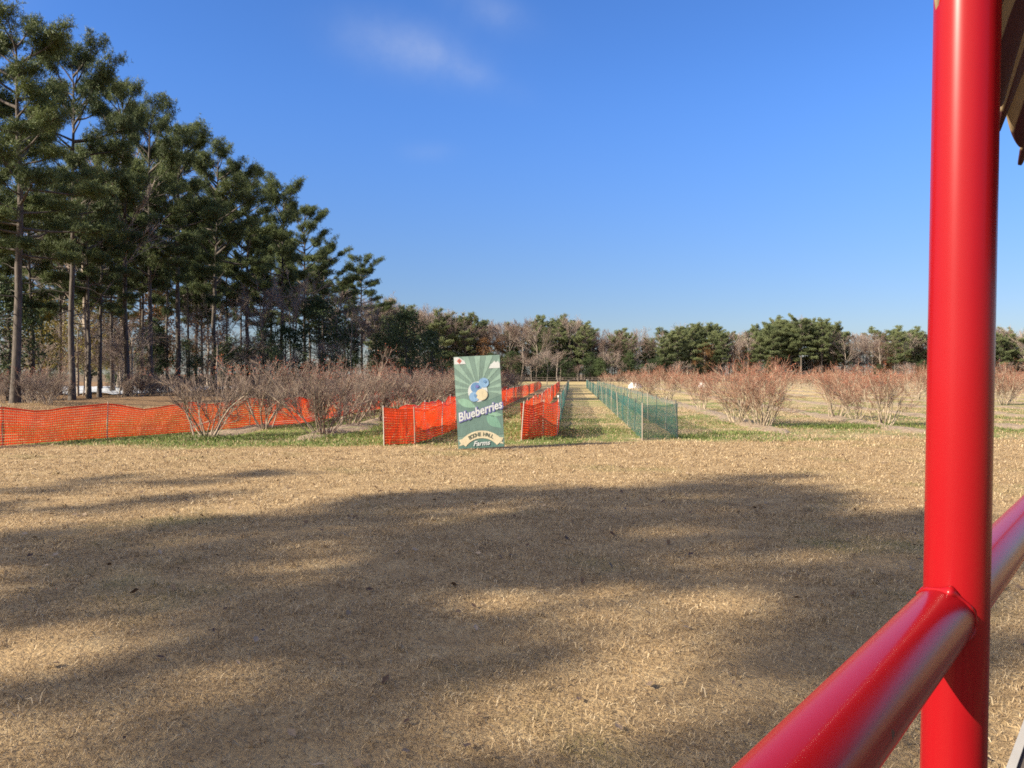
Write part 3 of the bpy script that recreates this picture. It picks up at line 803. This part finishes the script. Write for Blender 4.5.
for iu, u in enumerate(U_R):
    y = 46. if iu < 2 else 50 + rt.uniform(0, 6)
    while y < 172:
        x = u + ROW * y + rt.uniform(-.4, .4)
        vis = -.05 < x / y < .74
        pr = (.24 if y < 55 else .40) if y < 80 else .55
        if vis and free(x, y, 3) and rt.random() < pr and cnt < 265:
            cnt += 1
            s = rt.uniform(.7, 1.08)
            if y < 75: plant('redbush_%d' % rt.randrange(4), 'blueberry_bush', x, y, s, rt.uniform(0, 6), 'red tipped bush out in the right hand rows of the field', 'bush', GR, one=y > 55)
            else: plant('farbush_%d' % rt.randrange(2), 'blueberry_bush', x, y, s * 1.05, rt.uniform(0, 6), 'small distant red tipped bush in the right hand rows', 'bush', GR, one=True)
        y += rt.uniform(4.0, 6.5) if y < 70 else rt.uniform(3.8, 7)

# ------------------------------------------------------------------ fences
rf = np.random.default_rng(31)
def net(geo, p0, p1, h0, h1, ph, wh, pv, wv, sag=.05, bow=.04, base=.03, skew=0.):
    """woven plastic net between two posts: strands across and strands upright, each a flat ribbon"""
    p0, p1 = np.array(p0, float), np.array(p1, float); d = p1 - p0; L = np.linalg.norm(d); d /= L; nrm = np.array([-d[1], d[0]])
    q1 = rf.uniform(0, 6)
    def pt(s, v):
        top = (h0 * (1 - s) + h1 * s) - sag * 4 * s * (1 - s) * (1 + .5 * np.sin(s * 5 + q1)) + .022 * np.sin(s * 13 + q1) * np.sin(s * PI)
        z = base + (top - base) * v
        b = bow * np.sin(s * PI) * np.sin(v * PI * .9) + .035 * np.sin(s * 11 + v * 4 + q1) * np.sin(s * PI) + .015 * np.sin(s * 23 - v * 6)
        s2 = s + skew * v
        x = p0[0] + d[0] * L * s2 + nrm[0] * b; y = p0[1] + d[1] * L * s2 + nrm[1] * b
        return np.stack([x, y, z + ground_z(x, y)], -1)
    hm = max(h0, h1); K = max(3, int(L / .35)); S = np.linspace(0, 1, K)
    vs = np.arange(0, 1.0001, ph / hm); vs = vs[vs < 1 - wh / hm * .5]
    for v in list(vs) + [1 - wh / hm]:
        a = pt(S, np.full(K, v)); b = pt(S, np.full(K, min(1, v + wh / hm)))
        k = np.arange(K - 1); V = np.concatenate([a, b])
        geo.add(V, np.stack([k, k + 1, K + k + 1, K + k], -1))
    nv = max(2, int(L / pv)); c = (np.arange(nv) + .5) / nv; J = 5; vv = np.linspace(0, .99, J)
    C, W = np.meshgrid(c, vv, indexing='ij'); dl = wv / L / 2
    off = nrm * .003
    a = pt(C - dl, W) + [off[0], off[1], 0]; b = pt(C + dl, W) + [off[0], off[1], 0]
    V = np.stack([a, b], 2).reshape(-1, 3)
    i, j = np.meshgrid(np.arange(nv), np.arange(J - 1), indexing='ij'); q = (i * J + j) * 2
    geo.add(V, np.stack([q, q + 1, q + 3, q + 2], -1).reshape(-1, 4))

def post_geo(x, y, h, r, capped=None, lean=(0, 0)):
    g = Geo(); z = gz(x, y)
    tube(g, [(x, y, z - .2), (x + lean[0] * h * .5, y + lean[1] * h * .5, z + h * .5), (x + lean[0] * h, y + lean[1] * h, z + h)], r, 6, 0, True)
    return g

def fence(name, pts, h, kind, label, cat, group, step=3., lod=(60, 90), white=False):
    root = empty(name, (pts[0][0], pts[0][1], gz(*pts[0])), 0, label, cat, group)
    def under(o):
        o.parent = root; o.matrix_parent_inverse = Matrix.Translation(-root.location); return o
    ps = [np.array(pts[0], float)]
    for a, b in zip(pts[:-1], pts[1:]):
        a, b = np.array(a, float), np.array(b, float); L = np.linalg.norm(b - a); n = max(1, round(L / step))
        for k in range(1, n + 1): ps.append(a + (b - a) * k / n)
    hs = [h * (1 + rf.normal(0, .025)) for _ in ps]
    for k, p in enumerate(ps):
        ln = rf.normal(0, .045, 2)
        if kind == 'orange':
            under(build('post', post_geo(p[0], p[1], hs[k] + .05, .014 if k % 2 else .015, lean=ln), M['white'] if (white and k % 2 == 0) else M['post_wood'], smooth=True))
        else:
            under(build('post', post_geo(p[0], p[1], hs[k] + .09, .02, lean=ln), M['post_metal'] if k % 2 else M['post_wood'], smooth=True))
            if k: continue
            g = Geo(); c = (p[0] + ln[0] * hs[k], p[1] + ln[1] * hs[k])
            tube(g, [(c[0], c[1], gz(*p) + hs[k] + .05), (c[0], c[1], gz(*p) + hs[k] + .13)], .027, 6, 0, True)
            o = under(build('post_cap', g, M['cap_white']))
    for k in range(len(ps) - 1):
        g = Geo(); dist = ps[k][1]; far = 1 if dist < lod[0] else 2
        if kind == 'orange':
            net(g, ps[k], ps[k + 1], hs[k], hs[k + 1], .080, .050, .055 * far, .014 * far, .05 + .08 * rf.uniform(), .08 * rf.normal())
        else:
            net(g, ps[k], ps[k + 1], hs[k], hs[k + 1], .032 * far, .0085 * far, .032 * far, .0065 * far, .03 + .03 * rf.uniform(), .05 * rf.normal(), .02)
        under(build('net', g, M['orange' if kind == 'orange' else 'green']))
    return root
def along(p, y): return (p[0] + ROW * (y - p[1]), y)
GO, GG = 'orange safety net fences', 'green net fences along the grass path'
# boundary fence at the left
fa = [G(-75, 452), G(2, 447), G(190, 432.5), G(300, 424)]
fence('safety_fence', fa + [along(fa[-1], 58), along(fa[-1], 104)], 1.08, 'orange', 'long orange safety net fence from the left edge running behind the near bushes', 'fence', GO)
# pen left of the sign
b0, b1, b2 = G(384, 446), G(415, 445), G(442, 436)
fence('safety_fence', [along(b0, 62), along(b0, 30), b0, b1, b2, along(b2, 100)], 1.05, 'orange', 'orange net pen with a slanting end panel just left of the sign', 'fence', GO, white=True)
# pen right of the sign
c0, c1, c2 = G(521, 441), G(543, 439.5), G(557, 436)
fence('safety_fence', [along(c0, 95), along(c0, 30), c0, c1, c2, along(c2, 27.5)], 1.1, 'orange', 'orange net pen with a squared end between the sign and the grass path', 'fence', GO, white=True)
# green nets
fence('net_fence', [along(c2, 27.7), along(c2, 112)], 1.12, 'green', 'green net fence on the left side of the grass path, behind the orange pen', 'fence', GG)
d0, d1 = G(642.5, 440), G(678, 438)
fence('net_fence', [along(d0, 114), along(d0, 60), d0, d1, along(d1, 46), along(d1, 100)], 1.12, 'green', 'green net fence with a short end panel on the right side of the path', 'fence', GG)

# grey post and rail fence at the end of the field
root = empty('rail_fence', (-6, 194, 0), 0, 'long grey post and rail fence at the far end of the field', 'fence')
for k in range(27):
    g = Geo(); tube(g, [(k * 3., 0, -.2), (k * 3., 0, 1.3)], .07, 6, 0, True); build('post', g, M['bark_pine'], root)
for zz in (.55, 1.1):
    g = Geo(); box(g, (39, -.11, zz), (78.5, .05, .13)); build('rail', g, M['bark_pine'], root)

# white tarped heaps in the field
def heap(px, Y, w, h, lab):
    x, y = at(px, Y); rng = np.random.default_rng(int(px)); g = Geo(); n, K = 20, 7
    a = np.arange(n) * 2 * PI / n; V = []
    for k in range(K):
        f = k / (K - 1); rad = math.cos(f * PI / 2) ** .7
        V.append(np.column_stack([np.cos(a) * rad * w / 2 * (1 + rng.normal(0, .05, n)), np.sin(a) * rad * w * .4, np.full(n, math.sin(f * PI / 2) * h) * (1 + rng.normal(0, .06, n))]))
    i = np.arange(n); j = (i + 1) % n; b = np.arange(K - 1)[:, None] * n
    g.add(np.concatenate(V), np.stack([b + i, b + j, b + n + j, b + n + i], -1).reshape(-1, 4))
    o = build('covered_heap', g, plain('white_tarp', (.6, .6, .6), .5, .06, 2), smooth=True, loc=(x, y, 0)); tag(o, lab, 'tarp heap', 'white tarped heaps in the field')
heap(635, 108, 1.9, .85, 'wider white tarp covered heap right of the green fence')
heap(703, 112, 1.3, .8, 'narrower white tarp covered heap left of the largest red bush')

# ------------------------------------------------------------------ the painted sign
SW, SH = 1.22, 2.44
sx_, sy_ = G(481.5, 449.8)
sign = empty('farm_sign', (sx_, sy_, gz(sx_, sy_) + .035), 0, 'tall painted green board leaning left with berries and white lettering', 'sign')
sign.rotation_euler = (R(-3), R(-3.0), R(3))
def board_mat(name, col, var=.2):
    m, t, out = mat_new(name); tc = t.n('ShaderNodeTexCoord')
    nz = t.noise(tc.outputs['Object'], 3.5, 5, .65); mp = t.n('ShaderNodeMapping'); mp.inputs['Scale'].default_value = (22, 1, 2.2); t.put(mp.inputs[0], tc.outputs['Object'])
    n2 = t.noise(mp.outputs[0], 1.5, 4, .6); f = t.m('MULTIPLY', t.m('ADD', nz, n2), .5)
    principled(t, out, t.mix(t.ss(f, .3, .7), tuple(x * (1 - var) for x in col), tuple(min(1, x * (1 + var)) for x in col)), .6); return m
S = {'mid': board_mat('sign_mid_green', (.085, .145, .125)), 'green': board_mat('sign_green', (.115, .180, .150)), 'deep': board_mat('sign_deep_green', (.060, .125, .105)), 'ray': board_mat('sign_ray', (.175, .265, .215)),
     'leaf': board_mat('sign_leaf', (.16, .28, .205)), 'leaf2': board_mat('sign_leaf_dark', (.115, .23, .17)), 'cream': board_mat('sign_cream', (.44, .385, .26)), 'white': board_mat('sign_white', (.42, .44, .43), .1),
     'blue': board_mat('sign_blue', (.085, .175, .31)), 'blue2': board_mat('sign_light_blue', (.15, .26, .40)), 'purple': board_mat('sign_purple', (.11, .11, .29)),
     'ink': board_mat('sign_ink', (.07, .085, .06)), 'red': board_mat('sign_red', (.35, .09, .07)), 'back': board_mat('sign_wood', (.24, .19, .13))}
def flat(poly, lvl, mat, name, parent=sign, hole=None):
    """a painted shape standing a hair proud of the board: poly in board coords (x right, z up)"""
    n = len(poly); g = Geo(); y1 = -.02 - lvl * .0022; y0 = y1 + .0016
    F_ = np.array([[p[0], y1, p[1]] for p in poly]); B_ = np.array([[p[0], y0, p[1]] for p in poly])
    c = F_.mean(0); i = np.arange(n); j = (i + 1) % n
    g.add(np.vstack([F_, c[None]]), np.stack([i, j, np.full(n, n)], -1), 0)
    g.add(np.vstack([F_, B_]), np.stack([i, i + n, j + n, j], -1), 0)
    return build(name, g, mat, parent)
def ell(cx, cz, rx, rz, a0=0, n=28, ang=0):
    t = np.linspace(0, 2 * PI, n, endpoint=False); u, v = np.cos(t) * rx, np.sin(t) * rz; c, s = math.cos(ang), math.sin(ang)
    return np.column_stack([cx + u * c - v * s, cz + u * s + v * c])
g = Geo(); box(g, (0, 0, SH / 2), (SW, .038, SH)); build('board', g, S['green'], sign)
g = Geo(); box(g, (-.4, .05, SH * .42), (.09, .06, SH * .80)); box(g, (.4, .05, SH * .42), (.09, .06, SH * .80)); build('brace', g, S['back'], sign)
# rays around the berries
CX, CZ = .02, 1.52
def clipray(a):
    c, s = math.cos(a), math.sin(a); k = 9.
    if abs(c) > 1e-6: k = min(k, ((SW / 2 - .004) * (1 if c > 0 else -1) - CX) / c)
    if s > 0: k = min(k, (SH - .004 - CZ) / s)
    else: k = min(k, .26 / max(1e-6, -s) if s < -.05 else k)
    return np.array([CX + c * k, CZ + s * k])
for q, (a, wd) in enumerate([(x, .085) for x in np.linspace(R(-8), R(188), 11)]):
    e0, e1 = clipray(a - wd), clipray(a + wd); o = np.array([CX + math.cos(a) * .2, CZ + math.sin(a) * .2])
    flat(np.array([o, e0, e1]), 1, S['ray'], 'ray')
# lower green field edge with a curve
tt = np.linspace(-SW / 2 + .004, SW / 2 - .004, 20)
flat(np.vstack([np.column_stack([tt, 1.22 + .10 * (tt / .6) ** 2 * (np.sign(tt) * .6 + .6) + .06 * tt]), [[SW / 2 - .004, .34], [-SW / 2 + .004, .34]]]), 2, S['mid'], 'hill_band')
# leaves
def leaf(x0, z0, x1, z1, w, lvl, mat):
    d = np.array([x1 - x0, z1 - z0]); nn = np.array([-d[1], d[0]]); t = np.linspace(0, 1, 12); pr = np.sin(t ** .8 * PI) * w
    up = np.column_stack([x0 + d[0] * t + nn[0] * pr, z0 + d[1] * t + nn[1] * pr]); dn = np.column_stack([x0 + d[0] * t - nn[0] * pr, z0 + d[1] * t - nn[1] * pr])[::-1][1:-1]
    return flat(np.vstack([up, dn]), lvl, mat, 'leaf')
leaf(-.56, 1.30, -.08, 1.08, .20, 3, S['leaf']); leaf(.18, .84, .56, .50, .26, 3, S['leaf2']); leaf(.20, .90, .60, .84, .16, 3, S['leaf'])
# berries
flat(ell(-.02, 1.49, .26, .27), 4, S['white'], 'berry_patch')
for q, (bx, bz, rr, mt) in enumerate(((-.06, 1.60, .145, 'blue'), (.15, 1.72, .135, 'blue2'), (-.12, 1.36, .135, 'blue2'), (.08, 1.41, .155, 'cream'))):
    flat(ell(bx, bz, rr, rr * .97), 5 + q, S[mt], 'berry')
    if mt != 'cream': flat(ell(bx + .03, bz + .03, rr * .33, rr * .3, n=10), 10, S['blue' if mt == 'blue2' else 'purple'], 'berry_crown')
# small badges in the upper corners
flat(np.array([(-.60, SH - .01), (-.60, SH - .20), (-.30, SH - .20), (-.33, SH - .12), (-.42, SH - .05), (-.50, SH - .01)]), 3, S['white'], 'corner_badge')
flat(np.array([(-.53, SH - .115), (-.465, SH - .19), (-.40, SH - .115), (-.465, SH - .04)]), 4, S['red'], 'badge_mark')
flat(np.array([(-.49, SH - .115), (-.465, SH - .14), (-.44, SH - .115), (-.465, SH - .09)]), 5, S['ink'], 'badge_mark')
flat(np.array([(.30, SH - .35), (.60, SH - .35), (.60, SH - .22), (.55, SH - .16), (.50, SH - .20), (.46, SH - .15), (.41, SH - .21), (.36, SH - .24)]), 3, S['white'], 'corner_badge')
# banner
def arc(r, a0, a1, cx, cz, n=18):
    t = np.linspace(a0, a1, n); return np.column_stack([cx + r * np.cos(t), cz + r * np.sin(t)])
def band(r0, r1, a0, a1, cx, cz, lvl, mat, name):
    n = 18; A = arc(r0, a0, a1, cx, cz, n); B = arc(r1, a0, a1, cx, cz, n); y1 = -.02 - lvl * .0022; g = Geo()
    F_ = np.vstack([np.column_stack([A[:, 0], np.full(n, y1), A[:, 1]]), np.column_stack([B[:, 0], np.full(n, y1), B[:, 1]])])
    k = np.arange(n - 1); g.add(F_, np.stack([k, k + 1, n + k + 1, n + k], -1)); return build(name, g, mat, sign)
t_ = np.linspace(-.6, .6, 20)
flat(np.vstack([np.column_stack([t_, .36 - .30 * (t_ / .6) ** 2 + .04]), [[.6, .012], [-.6, .012]]]), 2, S['deep'], 'lower_panel')
flat(np.array([(-.595, .08), (-.33, .14), (-.33, .30), (-.595, .24), (-.53, .16)]), 4, S['cream'], 'banner_tail')
flat(np.array([(.595, .08), (.33, .14), (.33, .30), (.595, .24), (.53, .16)]), 4, S['cream'], 'banner_tail')
band(.52, .72, R(38), R(142), 0, -.26, 6, S['cream'], 'banner')
def glyph(txt, x, z, size, ang, lvl, mat, shear=0., off=0., ext=.0012, wid=1.0, name='lettering'):
    cu = bpy.data.curves.new(name, 'FONT'); cu.body = txt; cu.size = size; cu.align_x = 'CENTER'; cu.align_y = 'CENTER'; cu.shear = shear; cu.offset = off; cu.extrude = ext; cu.resolution_u = 3
    o = bpy.data.objects.new(name, cu); COL.objects.link(o)
    dg = bpy.context.evaluated_depsgraph_get(); me = bpy.data.meshes.new_from_object(o.evaluated_get(dg)); bpy.data.objects.remove(o)
    me.materials.clear(); me.materials.append(mat)
    ob = bpy.data.objects.new(name, me); COL.objects.link(ob); ob.parent = sign
    ob.matrix_local = Matrix.Translation((x, -.021 - lvl * .0022, z)) @ Matrix.Rotation(-ang, 4, 'Y') @ Matrix.Rotation(PI / 2, 4, 'X') @ Matrix.Diagonal((wid, 1, 1, 1))
    return ob
glyph('Blueberries', .01, .965, .31, R(15), 7, S['purple'], .3, .026, wid=.85)
glyph('Blueberries', .0, .972, .31, R(15), 9, S['white'], .3, .007, wid=.85)
word = 'BOONE HALL'
for q, ch in enumerate(word):
    a = R(118) - R(56) * q / (len(word) - 1)
    if ch != ' ': glyph(ch, .62 * math.cos(a), -.26 + .62 * math.sin(a), .135, a - PI / 2, 8, S['ink'], 0, .004)
glyph('Farms', .0, .125, .18, R(2), 8, S['white'], .35, .004)

# small heap of chips at the foot of the sign
g = Geo(); rc = np.random.default_rng(3); N = 260
c = np.column_stack([sx_ + .25 + rc.normal(0, .55, N), sy_ - .12 + rc.normal(0, .14, N), np.full(N, .03)]); c[:, 2] += ground_z(c[:, 0], c[:, 1])
d = rc.normal(size=(N, 3)) * [1, 1, .3]; d = unit(d) * rc.uniform(.02, .06, (N, 1)); e = unit(np.cross(d, [0, 0, 1.])) * .018
g.add(np.stack([c - d, c + e, c + d, c - e], 1), np.arange(N)[:, None] * 4 + np.arange(4))
tag(build('wood_chips', g, M['mulch']), 'pale wood chips strewn along the foot of the sign', 'wood chips', kind='stuff')

# ------------------------------------------------------------------ the wagon the picture was taken from
AZ = math.atan((1153 - 512) / FPX)               # heading of the wagon's side
DX, DY = math.sin(AZ), math.cos(AZ)              # along the rail, away
QX, QY = math.cos(AZ), -math.sin(AZ)             # across, into the wagon
PD = .75; PX = (953 - 512) / FPX * PD
wag = empty('hay_wagon', (PX, PD, 0), 0, 'red painted wagon with a welded post and side rail in the right foreground', 'wagon')
def W(t, q, z): return np.array([DX * t + QX * q, DY * t + QY * q, z])
def paint():
    m, t, out = mat_new('red_gloss_paint'); tc = t.n('ShaderNodeTexCoord')
    n1 = t.noise(tc.outputs['Object'], 6, 4); n2 = t.noise(tc.outputs['Object'], 90, 3)
    c = t.mix(n1, (.195, .0034, .006), (.235, .0045, .0075))
    p = principled(t, out, c, t.m('ADD', .26, t.m('MULTIPLY', n1, .10)))
    chip = t.noise(tc.outputs['Object'], 38, 2, .5); chm = t.ss(chip, .765, .775)
    t.put(p.inputs['Base Color'], t.mix(chm, c, (.05, .022, .018)))
    p.inputs['Specular IOR Level'].default_value = .16
    p.inputs['Coat Weight'].default_value = .15; p.inputs['Coat Roughness'].default_value = .11
    bp = t.n('ShaderNodeBump'); bp.inputs['Strength'].default_value = .02; bp.inputs['Distance'].default_value = .001
    t.put(bp.inputs['Height'], t.m('MULTIPLY', n1, 2)); t.put(p.inputs['Normal'], bp.outputs[0]); return m
M['red'] = paint()
PD2 = .727; PR = .0279; RZ = EYE - .2275; RR = .0275
PO = np.array([(953 - 512) / FPX * PD2 - PX, PD2 - PD, 0.])     # the post stands a little inside the rail's line
TP = PO[0] * DX + PO[1] * DY; QP = PO[0] * QX + PO[1] * QY
for k, tq in enumerate((0., 2.1, -2.1)):
    g = Geo(); b = W(tq, 0, .9) + PO; a = W(tq, 0, EYE + .42) + PO
    if k == 0: b = b + np.array([-.005, 0, 0]); a = a + np.array([.0114, 0, 0])
    tube(g, [b, b * .75 + a * .25, (a + b) / 2, a], PR, 48, 0, True); build('post', g, M['red'], wag, True)
g = Geo(); tube(g, [W(-2.1, 0, RZ), W(-1, 0, RZ), W(0, 0, RZ), W(1, 0, RZ), W(2.1, 0, RZ)], RR, 48, 0, True); build('side_rail', g, M['red'], wag, True)
# weld bead where the two pipes meet (the curve of two crossing cylinders)
for sgn in (-1, 1):
    P_ = []
    for a in np.linspace(-PI, PI, 161):
        q, zz = RR * math.cos(a), RR * math.sin(a); q2 = q - QP
        if abs(q2) > PR * .985: continue
        P_.append(W(TP + sgn * (math.sqrt(PR * PR - q2 * q2) + .0004), q, RZ + zz))
    g = Geo(); rw = np.random.default_rng(9); K = len(P_)
    tube(g, P_, .0019 + .0003 * np.sin(np.arange(K) * .5) + .0003 * np.sin(np.arange(K) * .23 + 1) + .0058 * np.exp(-((np.arange(K) - K * .745) / 4.5) ** 2), 8, 0, True); build('weld_bead', g, M['red'], wag, True)
# deck and sill
g = Geo()
for k in range(14): box(g, W(.4, -.13 + .07 + k * .15, .88), (.142, 5.6, .04), 0, [[QX, QY, 0], [DX, DY, 0], [0, 0, 1]])
build('deck', g, plain('dark_planks', (.085, .07, .058), .8, .35, 8), wag)
g = Geo(); box(g, W(.4, -.143, .875), (.022, 5.62, .07), 0, [[QX, QY, 0], [DX, DY, 0], [0, 0, 1]]); build('deck_edge', g, plain('pale_edge_board', (.32, .31, .29), .7, .2, 8), wag)
g = Geo()
for q in (.42, 1.32): box(g, W(.4, q, 1.33), (.36, 5.2, .045), 0, [[QX, QY, 0], [DX, DY, 0], [0, 0, 1]])
for q in (.42, 1.32):
    for tq in (-1.9, -.4, 1.2, 2.7): box(g, W(tq, q, 1.105), (.30, .05, .40), 0, [[QX, QY, 0], [DX, DY, 0], [0, 0, 1]])
build('bench', g, plain('dark_bench_boards', (.07, .045, .032), .75, .3, 8), wag)
for q in (.02, 1.84):
    g = Geo(); box(g, W(.4, q, .78), (.09, 5.5, .158), 0, [[QX, QY, 0], [DX, DY, 0], [0, 0, 1]]); build('sill_beam', g, M['red'], wag)
for tq in (-1.5, 2.3):
    for q in (.16, 1.70):
        g = Geo(); a = np.linspace(0, 2 * PI, 33); c = W(tq, q, .36)
        ring = np.array([c + np.array([DX * math.cos(x) * .27, DY * math.cos(x) * .27, math.sin(x) * .27]) for x in a]); tube(g, ring, .09, 10)
        wh = build('wheel', g, plain('tyre_rubber', (.02, .02, .02), .8), wag, True)
        g = Geo(); tube(g, [c - np.array([QX, QY, 0]) * .06, c + np.array([QX, QY, 0]) * .06], .19, 24, 0, True); build('rim', g, M['red'], wh)
g = Geo()
for tq in (-1.5, 2.3): tube(g, [W(tq, .1, .36), W(tq, 1.76, .36)], .035, 8); box(g, W(tq, .93, .55), (1.5, .09, .3), 0, [[QX, QY, 0], [DX, DY, 0], [0, 0, 1]])
build('axle', g, M['post_metal'], wag, False)
# striped canopy: steep at the eave, bowed over the wagon, scalloped lower edge
m, t, out = mat_new('striped_canvas'); uvn = t.n('ShaderNodeAttribute', attribute_name='tone')
tcn = t.n('ShaderNodeTexCoord'); wv = t.noise(tcn.outputs['Object'], 60, 4, .7)
st = t.m('FRACT', t.m('ADD', uvn.outputs['Fac'], t.m('MULTIPLY', t.m('SUBTRACT', wv, .5), .04)))
tanm = t.m('MULTIPLY', t.ss(st, .62, .66), t.ss(st, .99, .95))
c = t.mix(tanm, t.mix(wv, (.030, .0035, .006), (.06, .007, .012)), t.mix(wv, (.18, .13, .07), (.32, .24, .14)))
p = t.n('ShaderNodeBsdfPrincipled'); t.put(p.inputs['Base Color'], c); p.inputs['Roughness'].default_value = .85
trn = t.n('ShaderNodeBsdfTranslucent'); t.put(trn.inputs[0], c); mx = t.n('ShaderNodeMixShader'); mx.inputs[0].default_value = .12
t.t.links.new(p.outputs[0], mx.inputs[1]); t.t.links.new(trn.outputs[0], mx.inputs[2]); t.t.links.new(mx.outputs[0], out.inputs[0])
prof = np.array([(0, 0), (.016, .04), (.037, .09), (.063, .14), (.10, .20), (.15, .27), (.27, .35), (.48, .43), (.93, .50), (1.38, .43), (1.59, .35), (1.71, .27), (1.775, .20), (1.81, .14), (1.832, .09), (1.848, .04), (1.86, 0)])
PER = .108; T_ = np.arange(-.045, 3.2, PER / 14); nT, nP = len(T_), len(prof)
V = np.zeros((nT, nP, 3)); TN = np.zeros((nT, nP)); ph = ((T_ - .330) / PER + .5) % 1.0
drop = .050 * np.sin(ph * PI) ** .6
for k, (q, zz) in enumerate(prof):
    e = max(0, 1 - min(zz, 1) / .10)
    for n_ in range(nT): V[n_, k] = W(T_[n_], q + .008 * math.sin(T_[n_] * 31) * e, EYE + .368 + zz - drop[n_] * e)
    TN[:, k] = (T_ - .330) / PER + .28 + 40
i, j = np.meshgrid(np.arange(nT - 1), np.arange(nP - 1), indexing='ij')
F1 = np.stack([i * nP + j, (i + 1) * nP + j, (i + 1) * nP + j + 1, i * nP + j + 1], -1).reshape(-1, 4)
g = Geo(); g.add(V, F1, 0, TN.ravel())
cano = build('canopy', g, m, wag, True); md = cano.modifiers.new('thickness', 'SOLIDIFY'); md.thickness = .004
